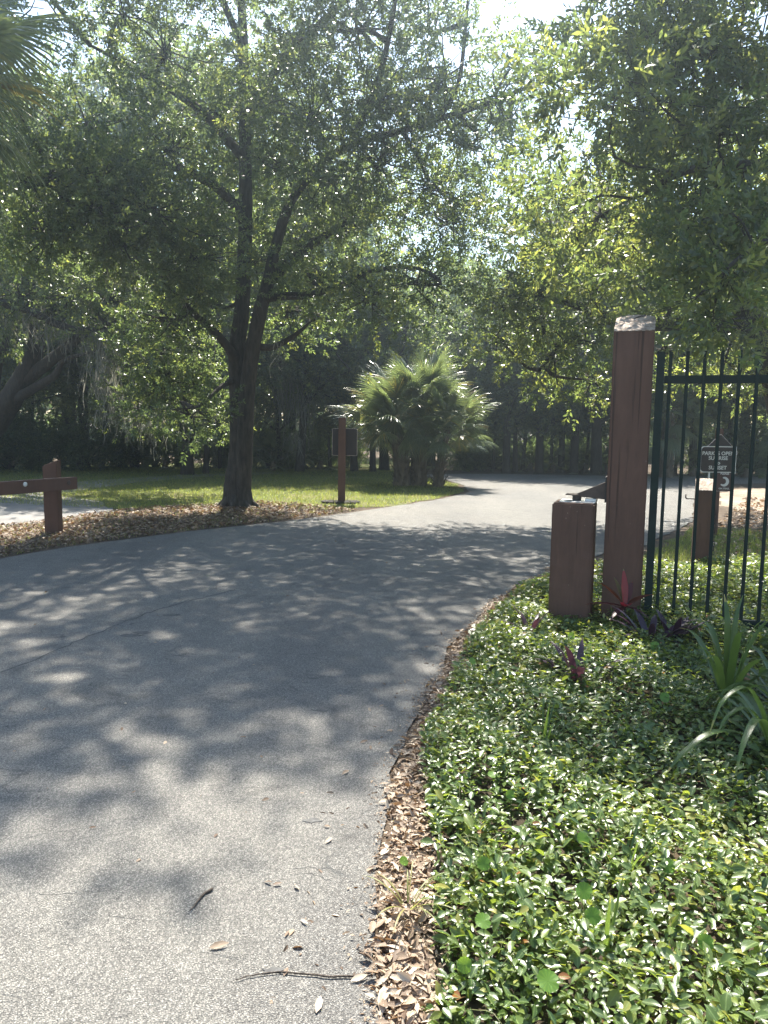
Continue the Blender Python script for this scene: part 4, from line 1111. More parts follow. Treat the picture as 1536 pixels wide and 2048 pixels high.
# ------------------------------------------------------------------ palms
def fan_mesh(seed, segs, length, petiole, spread, droop, vb):
    r = np.random.default_rng(seed)
    V, F, S, vv = [], [], [], []
    def quad(a, b, c, d, t):
        i = len(V); V.extend([a, b, c, d]); F.extend([i, i + 1, i + 2, i + 3]); S.append(4); vv.append(t)
    # petiole along +X, arching
    pts = [np.array([petiole * t, 0, -droop * 0.25 * petiole * t * t]) for t in np.linspace(0, 1, 5)]
    for a, b in zip(pts[:-1], pts[1:]):
        w = np.array([0, 0.014, 0]); h = np.array([0, 0, 0.012])
        quad(a - w, a + w, b + w, b - w, 0.25); quad(a - h, a + h, b + h, b - h, 0.25)
    tip = pts[-1]
    for k in range(segs):
        f = (k / (segs - 1)) * 2 - 1
        a = f * spread
        d = np.array([math.cos(a), math.sin(a), 0.18 * math.cos(a * 2) - 0.10 - droop * 0.18])
        base = tip + np.array([0.16 * (1 - abs(f)), 0, -0.03 * (1 - abs(f))])
        l = length * (1 - 0.30 * abs(f)) * r.uniform(0.9, 1.08)
        nseg = 5
        q = base; dd = d / np.linalg.norm(d)
        side = np.cross(dd, [0, 0, 1]); side /= np.linalg.norm(side)
        tone = vb + r.normal() * 0.14
        wid = 0.016 * (length / 0.7)
        for j in range(nseg):
            t0, t1 = j / nseg, (j + 1) / nseg
            g = (t1 ** 2.2) * droop * r.uniform(0.8, 1.2)
            dn = dd + np.array([0, 0, -g]); dn /= np.linalg.norm(dn)
            q2 = q + dn * l / nseg
            w0 = wid * (0.75 + 0.6 * t0 if t0 < 0.4 else max(0.08, 1.45 * (1 - t0)))
            w1 = wid * (0.75 + 0.6 * t1 if t1 < 0.4 else max(0.03, 1.45 * (1 - t1)))
            up = np.array([0, 0, 0.35]) * (w0 + w1) * 0.5 * (1 if k % 2 else -1)
            quad(q - side * w0 - up, q + side * w0 + up, q2 + side * w1 + up, q2 - side * w1 - up, tone + 0.5 * max(0, t1 - 0.7) * r.uniform(0, 1))
            q = q2
    return mesh_np('frond', np.array(V), np.array(F), np.array(S), M['palm_leaf'], v=np.clip(vv, 0, 1))
FANS = [fan_mesh(31, 34, 0.78, 0.80, 1.7, 0.9, 0.45), fan_mesh(32, 34, 0.80, 0.75, 1.8, 1.2, 0.48), fan_mesh(33, 32, 0.72, 0.9, 1.6, 0.7, 0.52), fan_mesh(34, 30, 0.72, 0.7, 1.7, 1.3, 0.72)]

def palm(root, trunk_pts, trunk_r, crown_h, nfr, s, seed, boots=True, elev=(-0.75, 1.35), yellow=0.12):
    r = random.Random(seed)
    tbv = Tubes()
    pts = np.array(trunk_pts, float)
    p, rr = tbv.limb(pts, trunk_r, 12, 6, 0.05)
    tbv.obj('trunk', M['palm_bark'], root)
    if boots:
        V, F, S = [], [], []
        for k in range(70):
            t = k / 70
            i = t * (len(p) - 1); i0 = int(i); c = p[i0] + (p[min(i0 + 1, len(p) - 1)] - p[i0]) * (i - i0); rad = rr[i0]
            a = k * 2.4 + r.uniform(-0.2, 0.2)
            d = np.array([math.cos(a), math.sin(a), 0]); u = np.array([0, 0, 1.0]); sd = np.array([-math.sin(a), math.cos(a), 0])
            l = r.uniform(0.10, 0.22); w = 0.045
            b = c + d * rad * 0.85
            e = b + d * l * 0.75 + u * l
            i = len(V)
            V.extend([b - sd * w, b + sd * w, b + d * 0.03 + u * 0.03, e - sd * w * 0.35, e + sd * w * 0.35, e + d * 0.012])
            F.extend([i, i + 1, i + 4, i + 3, i, i + 3, i + 5, i + 2, i + 1, i + 2, i + 5, i + 4]); S.extend([4, 4, 4])
        me = mesh_np('leaf_bases', np.array(V), np.array(F), np.array(S), M['palm_bark'])
        o = link(bpy.data.objects.new('leaf_bases', me), root); o['kind'] = 'stuff'
    top = p[-1]
    for k in range(nfr):
        f = (k + 0.5) / nfr
        el = elev[1] + (elev[0] - elev[1]) * f ** 0.85
        a = k * 2.399 + r.uniform(-0.25, 0.25)
        v = 3 if r.random() < yellow else r.randrange(3)
        o = link(bpy.data.objects.new('frond', FANS[v]), root)
        d = Vector((math.cos(a) * math.cos(el), math.sin(a) * math.cos(el), math.sin(el)))
        sc = s * r.uniform(0.85, 1.12)
        z = Vector((0, 0, 1)) if abs(d.z) < 0.98 else Vector((1, 0, 0))
        yv = z.cross(d).normalized(); zv = d.cross(yv)
        Rm = Matrix((d, yv, zv)).transposed().to_4x4() @ Matrix.Rotation(r.uniform(-0.5, 0.5), 4, 'X')
        o.matrix_local = Matrix.Translation(Vector(top) + Vector((0, 0, -0.15 * f))) @ Rm @ Matrix.Diagonal((sc, sc, sc, 1))
PG = 'sabal palms in the lawn clump'
pa = thing('sabal_palm', 'left stem of the low sabal palm clump at the lawn corner', 'palm', (0.46, 20.35, 0), PG)
palm(pa, [(0, 0, -0.05), (0, 0, 0.4), (-0.08, -0.03, 1.0), (-0.22, -0.05, 1.75)], [0.24, 0.22, 0.19, 0.15], 1.7, 62, 0.97, 1, yellow=0.3, elev=(-0.25, 1.35))
pb = thing('sabal_palm', 'tallest middle sabal palm of the clump at the lawn corner', 'palm', (0.90, 20.5, 0), PG)
palm(pb, [(0, 0, -0.05), (0, 0, 0.4), (0.02, 0.05, 1.2), (0.02, 0.1, 2.20)], [0.26, 0.23, 0.2, 0.15], 2.0, 70, 0.97, 2, yellow=0.10, elev=(-0.28, 1.4))
pc = thing('sabal_palm', 'small right hand sabal palm with a thin trunk at the end of the clump', 'palm', (1.42, 20.1, 0), PG)
palm(pc, [(0, 0, -0.05), (0, 0, 0.4), (0.08, -0.03, 0.85), (0.20, -0.05, 1.60)], [0.15, 0.13, 0.11, 0.09], 1.5, 42, 0.82, 3, yellow=0.2, elev=(-0.3, 1.35))

pd = thing('sabal_palm', 'tall palm whose fronds hang into the upper left corner', 'palm', (-6.05, 8.7, 0))
palm(pd, [(0, 0, -0.05), (0, 0, 0.6), (0.1, 0.0, 2.6), (0.35, 0.1, 4.4), (0.72, 0.1, 5.5)], [0.24, 0.19, 0.17, 0.17, 0.16], 5, 40, 1.2, 4, boots=False, elev=(-0.9, 1.2))

pe = thing('sabal_palm', 'dark palm behind the fence just right of the tall gate post', 'palm', (9.309, 25.504, 0.000)[:2] + (0,), 'wood edge palms')
palm(pe, [(0, 0, -0.05), (0, 0, 0.5), (0.05, 0, 1.4), (0.0, 0, 2.3)], [0.27, 0.23, 0.2, 0.15], 2.2, 30, 1.1, 6)
for i, (g_, s, lab) in enumerate([((-7.523, 26.333, 0.000), 1.0, 'palmetto with pale fan leaves in the shade left of the twin stemmed oak'), ((-3.799, 26.055, 0.000), 1.0, 'palmetto right beside the trunk of the twin stemmed oak'), ((-2.294, 27.306, 0.000), 0.9, 'palmetto left of the road sign panel'),
        ((5.273, 27.884, 0.000), 0.7, 'palmetto among the far trunks over the road'), ((6.064, 27.767, 0.000), 0.7, 'lit palmetto in the middle of the far road edge'), ((7.151, 27.428, 0.000), 0.8, 'palmetto left of the thick leaning trunk'), ((7.951, 27.609, 0.000), 0.8, 'bright palmetto touching the tall gate post outline'), ((10.634, 26.541, 0.000), 0.8, 'yellow green palmetto left of the park hours sign'), ((12.246, 26.109, 0.000), 0.9, 'palmetto in dark shade right of the park hours sign')]):
    o = thing('palmetto', lab, 'palmetto', (g_[0], g_[1], 0), 'palmettos at the wood edge')
    palm(o, [(0, 0, -0.03), (0, 0, 0.1), (0.02, 0, 0.2), (0.03, 0, 0.32)], [0.12, 0.1, 0.09, 0.06], 0.3, 13, 0.85 * s, 40 + i, boots=False, elev=(-0.05, 1.3), yellow=0.05)

# ------------------------------------------------------------------ ground cover and plants in the bed
def bed_height(x, y):
    return 0.055 + 0.05 * np.sin(x * 3.1 + 0.7) * np.sin(y * 2.3 + 0.4) + 0.02 * np.sin(x * 7.3 + y * 5.1)

def leaf_shape(rows):
    """rows of (t, half width, lift): base, cross sections, tip"""
    V = [(0, 0, 0)]; U = [(0.5, 0)]; F = []; S = []
    for t, w, up in rows:
        V += [(t, w, up), (t, 0, -0.03 * t), (t, -w, up)]; U += [(0, t), (0.5, t), (1, t)]
    V.append((1, 0, -0.12)); U.append((0.5, 1))
    n = len(rows)
    F += [0, 2, 1, 0, 3, 2]; S += [3, 3]
    for k in range(n - 1):
        a = 1 + 3 * k; b = a + 3
        F += [a, a + 1, b + 1, b, a + 1, a + 2, b + 2, b + 1]; S += [4, 4]
    a = 1 + 3 * (n - 1); e = a + 3
    F += [a, a + 1, e, a + 1, a + 2, e]; S += [3, 3]
    return np.array(V, float), np.array(U, float), np.array(F), np.array(S)
FINE = leaf_shape([(0.16, 0.30, 0.06), (0.42, 0.48, 0.10), (0.74, 0.34, 0.06)])
COARSE = leaf_shape([(0.32, 0.46, 0.10), (0.68, 0.42, 0.06)])
QUAD = (np.array([[0, 0, 0], [0.45, 0.55, 0.12], [1, 0, -0.1], [0.45, -0.55, 0.12]], float), np.array([[0.5, 0], [0, 0.45], [0.5, 1], [1, 0.45]], float), np.array([0, 3, 2, 1]), np.array([4]))
def oval_leaves(name, pos, heading, tilt, roll, length, width, mat, v, shape=None):
    """leaves with the blade raised on both sides of the midrib"""
    T, U, TF, TS = shape or COARSE
    n = len(pos)
    ch, sh = np.cos(heading), np.sin(heading); ct, st = np.cos(tilt), np.sin(tilt)
    X = np.stack([ch * ct, sh * ct, st], -1)
    Yv = np.stack([-sh, ch, np.zeros(n)], -1)
    Z = np.cross(X, Yv)
    cr, sr = np.cos(roll)[:, None], np.sin(roll)[:, None]
    Y2 = Yv * cr + Z * sr; Z2 = -Yv * sr + Z * cr
    V = (pos[:, None] + T[None, :, 0:1] * length[:, None, None] * X[:, None] + T[None, :, 1:2] * width[:, None, None] * Y2[:, None] + T[None, :, 2:3] * width[:, None, None] * 1.6 * Z2[:, None])
    F = (np.arange(n)[:, None] * len(T) + TF[None]).ravel()
    return mesh_np(name, V.reshape(-1, 3), F, np.tile(TS, n), mat, v=np.repeat(np.clip(v, 0, 1), len(TS)), uv=np.tile(U, (n, 1)))

def scatter(poly, n, ymax=None, cone=True):
    pb_ = np.array(poly)
    out = []
    tot = 0
    while tot < n:
        x = rng.uniform(pb_[:, 0].min(), pb_[:, 0].max(), n * 3); y = rng.uniform(pb_[:, 1].min(), pb_[:, 1].max(), n * 3)
        m = in_poly(x, y, poly)
        if cone:
            m &= (np.abs(x) < 0.56 * y + 1.3)
        out.append(np.stack([x[m], y[m]], -1)); tot += m.sum()
    return np.concatenate(out)[:n]

st = np.concatenate([scatter([(0.05, 0.5), (2.6, 0.5), (2.6, 3.4), (0.05, 3.4)], 1, cone=False)[:0], scatter(BED, 36000)])
keep = ~(np.hypot(st[:, 0] - 1.55, st[:, 1] - 6.21) < 0.19) & ~(np.hypot(st[:, 0] - 1.955, st[:, 1] - 6.18) < 0.18)
st = st[keep]
h = bed_height(st[:, 0], st[:, 1])
border = np.interp(st[:, 1], [p[1] for p in BED[:10]], [p[0] for p in BED[:10]])
edge = np.minimum(1.0, np.maximum(0.25, (st[:, 0] - border) / 0.25))
stem_h = (h + rng.uniform(0.015, 0.115, len(st))) * (0.45 + 0.55 * edge)
patch = 0.10 * np.sin(st[:, 0] * 2.3 + 1.0) * np.sin(st[:, 1] * 1.9) + 0.07 * np.sin(st[:, 0] * 6.1 + st[:, 1] * 4.7)
gc = None
for nm, lo, hi, shape in (('ground_cover', 0.0, 3.3, FINE), ('leaves', 3.3, 4.8, COARSE), ('leaves', 4.8, 20.0, QUAD)):
    m = (st[:, 1] >= lo) & (st[:, 1] < hi)
    q = st[m]; n = len(q)
    pos, hd, tl, rl, ln, wd, vv = [], [], [], [], [], [], []
    size = np.clip(rng.normal(size=n) * 0.010 + 0.033, 0.015, 0.058)
    for layer in range(2):
        a0 = rng.uniform(0, 6.28, n)
        for pair in (0, 1):
            pos.append(np.stack([q[:, 0] + rng.normal(size=n) * 0.006, q[:, 1] + rng.normal(size=n) * 0.006, np.maximum(0.02, stem_h[m] - layer * 0.03)], -1))
            hd.append(a0 + math.pi * pair + rng.normal(size=n) * 0.3); tl.append(rng.normal(size=n) * 0.34 + 0.22); rl.append(rng.normal(size=n) * 0.38)
            L_ = size * rng.uniform(0.75, 1.2, n) * (1.0 + 0.03 * np.maximum(0, q[:, 1] - 4)); ln.append(L_); wd.append(L_ * rng.uniform(0.42, 0.66, n))
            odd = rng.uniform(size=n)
            vv.append(0.42 + patch[m] + rng.normal(size=n) * 0.22 - layer * 0.12 + np.where(odd < 0.06, 0.3, 0) + 0.08 * (q[:, 1] < 2.9))  # leaves nearest the camera toned yellower, imitating sun shining through them
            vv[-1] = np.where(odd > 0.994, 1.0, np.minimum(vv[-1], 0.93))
    me = oval_leaves(nm, np.concatenate(pos), np.concatenate(hd), np.concatenate(tl), np.concatenate(rl), np.concatenate(ln), np.concatenate(wd), M['vine_leaf'], np.concatenate(vv), shape)
    o = link(bpy.data.objects.new(nm, me), gc)
    o['kind'] = 'stuff'
    if gc is None:
        gc = tag(o, 'glossy green vine ground cover filling the bed beside the road', 'ground cover')
t = Tubes()
for k in range(420):   # runners between the leaves
    b = scatter([(0.2, 1.3), (2.2, 1.3), (2.6, 3.2), (1.9, 5.0), (0.6, 5.0), (0.25, 3.2)], 1, cone=False)[0]
    a = rng.uniform(0, 6.28); pts = []
    z0 = float(bed_height(b[0], b[1]))
    for j in range(5):
        pts.append((b[0], b[1], 0.02 + (z0 + rng.uniform(0.02, 0.07)) * math.sin(math.pi * (j + 0.3) / 4.8)))
        a += rng.normal() * 0.5; b = b + np.array([math.cos(a), math.sin(a)]) * 0.05
    t.limb(pts, [0.0013] * 5, 3, 2)
o = t.obj('vine_stems', M['strap_stem'], gc); o['kind'] = 'stuff'

# dry leaves: the strip along the road edge, under the oak, and a few on the asphalt
def dry_leaves(name, xy, z, length, label, parent=None, vmean=0.55, shape=None, lo=0.4, tilt=0.25):
    n = len(xy)
    pos = np.stack([xy[:, 0], xy[:, 1], z], -1)
    L_ = length * rng.uniform(lo, 1.35, n)
    me = oval_leaves(name, pos, rng.uniform(0, 6.28, n), rng.normal(size=n) * tilt, rng.normal(size=n) * 0.6, L_, L_ * rng.uniform(0.26, 0.52, n), M['dry_leaf'], vmean + rng.normal(size=n) * 0.24, shape)
    o = link(bpy.data.objects.new(name, me), parent)
    return tag(o, label, 'leaf litter' if label else None, kind='stuff')
ye = np.array([p[1] for p in ROAD_R[1:11]]); xe = np.array([p[0] for p in ROAD_R[1:11]])
n = 9000
yy = 1.2 + 7.4 * rng.uniform(0, 1, n) ** 1.35
wv_ = 0.018 * np.sin(yy * 5.3) + 0.014 * np.sin(yy * 13.1 + 1)
off = 0.100 + rng.normal(size=n) * 0.042 + wv_ * 1.2
xy = np.stack([np.interp(yy, ye, xe) + off, yy], -1)
ll = dry_leaves('leaf_litter', xy, 0.014 + rng.uniform(0, 0.024, n), 0.040, 'strip of tan dead leaves between the asphalt and the ground cover', shape=FINE, vmean=0.48)
n = 16000
yy = 1.2 + 7.4 * rng.uniform(0, 1, n) ** 1.35
off = 0.085 + rng.normal(size=n) * 0.06 + 0.018 * np.sin(yy * 5.3)
xy = np.stack([np.interp(yy, ye, xe) + off, yy], -1)
fr = dry_leaves('leaf_fragments', xy, 0.0145 + rng.uniform(0, 0.012, n), 0.015, None, ll, 0.40, QUAD, 0.25)
LIT = [(-6.4, 7.3), (-4.45, 8.9), (-4.0, 9.8), (-2.8, 11.4), (-1.75, 12.55), (-1.15, 13.3), (-0.5, 14.3), (-1.2, 14.9), (-2.4, 15.6), (-4.4, 14.3), (-5.0, 13.2), (-5.4, 12.0), (-6.8, 10.4), (-9, 8.8)]
xy = scatter(LIT, 17000, cone=False)
dry_leaves('leaf_litter', xy, 0.015 + rng.uniform(0, 0.03, len(xy)), 0.065, 'brown dead leaves under the twin stemmed oak and around the barrier post', vmean=0.24, shape=QUAD)
xy = scatter([(4.2, 9.4), (9, 9.4), (12, 14), (12, 19), (8.5, 18.0), (6.0, 13.5), (4.4, 11.2)], 6000, cone=False)
dry_leaves('leaf_litter', xy, 0.016 + rng.uniform(0, 0.02, len(xy)), 0.09, 'dead leaves on the ground behind the fence by the park hours sign', vmean=0.42, shape=QUAD)
xy = np.concatenate([scatter([(-4, 2), (0, 2), (0.2, 4), (0.8, 6.5), (2.8, 9.8), (0, 14.4), (-4.2, 9)], 260, cone=False), scatter([(-0.35, 1.6), (0, 1.6), (0.1, 3.7), (0.9, 6.6), (0.55, 6.6), (-0.2, 3.7)], 130, cone=False)])
dry_leaves('leaf_litter', xy, np.full(len(xy), 0.0155), 0.030, 'scattered crumbs of dead leaf on the asphalt', vmean=0.35)

# lawn grass
def grass_mesh(name, xy, hgt, wid, vmean):
    n = len(xy)
    a = rng.uniform(0, 6.28, n); lean = rng.normal(size=(n, 2)) * 0.4
    hh = hgt * rng.uniform(0.5, 1.3, n)
    b = np.stack([xy[:, 0], xy[:, 1], np.full(n, 0.005)], -1)
    sd = np.stack([np.cos(a), np.sin(a), np.zeros(n)], -1) * (wid * 0.5)
    tip = b + np.stack([lean[:, 0] * hh, lean[:, 1] * hh, hh], -1)
    V = np.stack([b - sd, b + sd, tip], 1)
    return mesh_np(name, V.reshape(-1, 3), np.arange(n * 3), np.full(n, 3), M['grass'], v=np.clip(vmean + rng.normal(size=n) * 0.2, 0, 1))
xy = scatter(LAWN, 95000, cone=False)
xy = xy[xy[:, 1] < 27]
tag(link(bpy.data.objects.new('lawn_grass', grass_mesh('lawn_grass', xy, 0.055, 0.014, 0.5))), 'short sunlit grass of the lawn behind the twin stemmed oak', 'grass', kind='stuff')
xy = scatter(LIT, 5000, cone=False)
tag(link(bpy.data.objects.new('verge_grass', grass_mesh('verge_grass', xy, 0.05, 0.010, 0.5))), 'thin grass coming up through the dead leaves left of the road', 'grass', kind='stuff')
xy = scatter(LAWN2, 9000, cone=False)
tag(link(bpy.data.objects.new('verge_grass', grass_mesh('verge_grass', xy, 0.08, 0.011, 0.45))), 'grass patch behind the iron fence', 'grass', kind='stuff')

# single plants
def blade_mesh(pts, width, tone0, mat, fold=0.25, taper=0.35, name='leaf'):
    p, _ = catmull(pts, [1] * len(pts), 5)
    k = len(p)
    t = np.linspace(0, 1, k)
    tan = unit(np.gradient(p, axis=0))
    side = unit(np.cross(tan, np.array([0.05, 0.02, 1.0])))
    nrm = np.cross(side, tan)
    w = width * np.minimum(1, (0.55 + t / 0.35 * 0.45)) * np.clip((1 - t) / taper, 0.02, 1) ** 0.7
    V = np.stack([p - side * w[:, None] + nrm * (w * fold)[:, None], p, p + side * w[:, None] + nrm * (w * fold)[:, None]], 1)
    F, S, vv = [], [], []
    for i in range(k - 1):
        for j in (0, 1):
            F += [i * 3 + j, i * 3 + j + 1, i * 3 + 4 + j, i * 3 + 3 + j]; S.append(4); vv.append(min(1, tone0 + (0.4 if i > k * 0.86 else 0)))
    return mesh_np(name, V.reshape(-1, 3), np.array(F), np.array(S), mat, v=np.array(vv), smooth=True)

def blade_plant(name, label, cat, base, nleaf, length, width, mat, seed, up=(0.35, 1.3), bend=0.8, group=None, tones=(0.2, 0.6), taper=0.35, extra=None):
    r = random.Random(seed)
    o = thing(name, label, cat, (base[0], base[1], 0.05), group)
    for k in range(nleaf):
        a = k * 2.4 + r.uniform(-0.4, 0.4); el = r.uniform(*up); l = length * r.uniform(0.7, 1.15)
        d = np.array([math.cos(a) * math.cos(el), math.sin(a) * math.cos(el), math.sin(el)])
        pts = [np.array([0.02 * math.cos(a), 0.02 * math.sin(a), 0.0])]
        for j in range(1, 6):
            d2 = d + np.array([0, 0, -bend * (j / 5) ** 1.6]); d2 /= np.linalg.norm(d2)
            pts.append(pts[-1] + d2 * l / 5)
            pts[-1][2] = max(pts[-1][2], 0.02)
        me = blade_mesh(pts, width * r.uniform(0.8, 1.15), r.uniform(*tones), mat, taper=taper)
        link(bpy.data.objects.new('leaf', me), o)
    return o
blade_plant('strap_lily', 'upright clump of broad strap leaves below the fence rail', 'lily', (1.943, 4.195, 0.100), 15, 0.60, 0.020, M['strap_leaf'], 51, (0.55, 1.5), 0.9)
blade_plant('strap_lily', 'arching clump of strap leaves at the right edge of the bed', 'lily', (1.882, 3.517, 0.050), 30, 0.72, 0.017, M['strap_leaf'], 52, (0.4, 1.3), 1.5)
blade_plant('strap_lily', 'small clump of strap leaves at the right edge behind the arching clump', 'lily', (2.215, 4.071, 0.050), 22, 0.62, 0.018, M['strap_leaf'], 53, (0.4, 1.3), 1.4)
blade_plant('grass_tuft', 'dark grass tuft in the shaded middle of the ground cover', 'grass', (0.782, 3.566, 0.050), 14, 0.26, 0.0045, M['strap_leaf'], 54, (0.8, 1.5), 0.6, 'grass tufts in the ground cover', (0.0, 0.3))
blade_plant('grass_tuft', 'grass tuft in the sunlit ground cover below the middle of the bed', 'grass', (0.842, 2.498, 0.050), 14, 0.26, 0.0045, M['strap_leaf'], 55, (0.8, 1.5), 0.7, 'grass tufts in the ground cover', (0.2, 0.6))
blade_plant('grass_tuft', 'single tall grass shoot near the bottom of the bed', 'grass', (0.646, 2.073, 0.050), 3, 0.30, 0.006, M['strap_leaf'], 56, (1.3, 1.5), 0.25, 'grass tufts in the ground cover', (0.5, 0.7))
blade_plant('grass_tuft', 'thin grass tuft between the purple plant and the strap lily', 'grass', (1.732, 4.729, 0.050), 9, 0.22, 0.004, M['strap_leaf'], 57, (0.7, 1.4), 0.7, 'grass tufts in the ground cover', (0.3, 0.7))
blade_plant('grass_tuft', 'sparse grass sprouting in the dead leaf strip by the asphalt', 'grass', (0.095, 2.335, 0.020), 16, 0.16, 0.0028, M['grass'], 58, (0.5, 1.3), 0.8, 'grass tufts in the ground cover', (0.5, 0.9))
blade_plant('purple_plant', 'dark purple spiky plant in the sunny ground cover before the posts', 'plant', (1.176, 4.476, 0.080), 15, 0.351, 0.0230, M['purple_leaf'], 61, (0.2, 1.3), 0.6, tones=(0.2, 0.9))
blade_plant('purple_plant', 'dark purple plant at the corner of the fence foot', 'plant', (1.920, 5.373, 0.060), 14, 0.351, 0.0270, M['purple_leaf'], 62, (0.5, 1.4), 0.6, tones=(0.0, 0.3))
blade_plant('purple_plant', 'small dark purple plant under the bottom rail', 'plant', (2.108, 5.446, 0.060), 9, 0.286, 0.0243, M['purple_leaf'], 63, (0.6, 1.4), 0.5, tones=(0.0, 0.3))
blade_plant('purple_plant', 'small purple sprig left of the short post', 'plant', (1.114, 5.666, 0.060), 8, 0.260, 0.0162, M['purple_leaf'], 64, (0.6, 1.4), 0.5, tones=(0.5, 1.0))
ti = thing('red_ti_plant', 'red and bronze leaved ti plant at the foot of the tall gate post', 'plant', (1.857, 5.784, 0.050)[:2] + (0.0,))
t = Tubes(); t.limb([(0, 0, 0), (0.005, 0, 0.12), (0, 0, 0.24)], [0.012, 0.011, 0.010], 7, 4); t.obj('stem', M['twig'], ti)
for a, el, l, w, tone in [(2.6, 0.75, 0.24, 0.026, 0.42), (0.25, 0.45, 0.22, 0.024, 0.30), (3.1, 0.15, 0.24, 0.022, 0.1), (1.6, 1.35, 0.26, 0.020, 0.72), (4.6, 0.5, 0.12, 0.03, 0.8), (2.1, 1.1, 0.22, 0.018, 1.0), (5.5, -0.1, 0.16, 0.018, 0.05), (0.9, 1.0, 0.20, 0.022, 0.1), (3.9, -0.2, 0.17, 0.018, 0.05)]:
    d = np.array([math.cos(a) * math.cos(el), math.sin(a) * math.cos(el), math.sin(el)])
    b = np.array([0, 0, 0.24])
    l *= 1.25; w *= 1.5
    me = blade_mesh([b, b + d * l * 0.35, b + d * l * 0.7 - [0, 0, 0.01], b + d * l - [0, 0, 0.035]], w, tone, M['ti_leaf'], 0.3, 0.55)
    link(bpy.data.objects.new('leaf', me), ti)

# pennywort: round scalloped leaves on thin stems
def penny_mesh():
    V, F, S = [(0, 0, 0.0)], [], []
    k = 26
    for i in range(k):
        a = i / k * 6.283
        r = 1.0 + 0.05 * math.cos(a * 13) - (0.35 if i == 0 else 0)
        V.append((r * math.cos(a), r * math.sin(a), 0.10 + 0.05 * math.cos(a * 3)))
    for i in range(k):
        F += [0, 1 + i, 1 + (i + 1) % k]; S.append(3)
    return mesh_np('leaf', np.array(V), np.array(F), np.array(S), M['penny_leaf'], v=np.where(np.arange(k) % 2 == 0, 0.25, 0.6), smooth=True)
PM = penny_mesh()
random.seed(9)
for x, y, rr, tilt, lab in [(0.345, 2.387, 0.026,0.9,'round pennywort leaf left of the sunlit grass tuft'), (0.713, 2.551, 0.026,0.7,'round pennywort leaf above the sunlit grass tuft'), (0.950, 2.387, 0.028,0.8,'round pennywort leaf right of the sunlit grass tuft'), (0.638, 2.243, 0.030,0.8,'upright round pennywort leaf left of the sunlit grass tuft foot'),
        (0.305, 2.090, 0.028,0.5,'round pennywort leaf near the lower left edge of the bed'), (0.633, 2.121, 0.028,0.9,'round pennywort leaf beside the tall grass shoot'), (0.443, 1.850, 0.034,0.5,'largest dark round pennywort leaf near the bottom of the bed'), (0.233, 1.906, 0.024,1.1,'pennywort leaf at the left bottom edge of the bed'),
        (0.920, 2.010, 0.026,1.0,'pennywort leaf at the lower right of the bed'), (0.088, 2.579, 0.020,0.7,'lone pennywort leaf in the dead leaf strip'), (0.463, 3.035, 0.024,0.3,'pale pennywort leaf in the middle left of the bed'), (1.307, 5.185, 0.030,1.1,'pennywort leaf in front of the short post'),
        (1.808, 4.967, 0.036,1.1,'broad pennywort leaf by the purple plant at the fence foot'), (0.555, 4.584, 0.026,0.8,'pennywort leaf near the road edge in the upper bed'), (1.340, 4.540, 0.026,0.9,'pennywort leaf right of the spiky purple plant'), (1.520, 3.986, 0.032,0.9,'pennywort leaf left of the upright strap lily'), (0.508, 2.864, 0.022,1.0,'narrow turned pennywort leaf in the middle of the bed')]:
    zt = 0.17 if rr > 0.021 else 0.06
    o = thing('pennywort', lab, 'plant', (x, y, 0), 'pennyworts in the ground cover')
    t = Tubes(); t.limb([(0.01, 0.01, 0.0), (0.006, 0.0, zt * 0.6), (0, 0, zt)], [0.0016, 0.0014, 0.0012], 5, 3); t.obj('stem', M['strap_leaf'], o)
    lf = link(bpy.data.objects.new('leaf', PM), o)
    lf.location = (0, 0, zt); lf.rotation_euler = (tilt, random.uniform(-0.3, 0.3), random.uniform(-0.6, 0.6)); lf.scale = (rr * 0.86, rr * 0.86, rr)

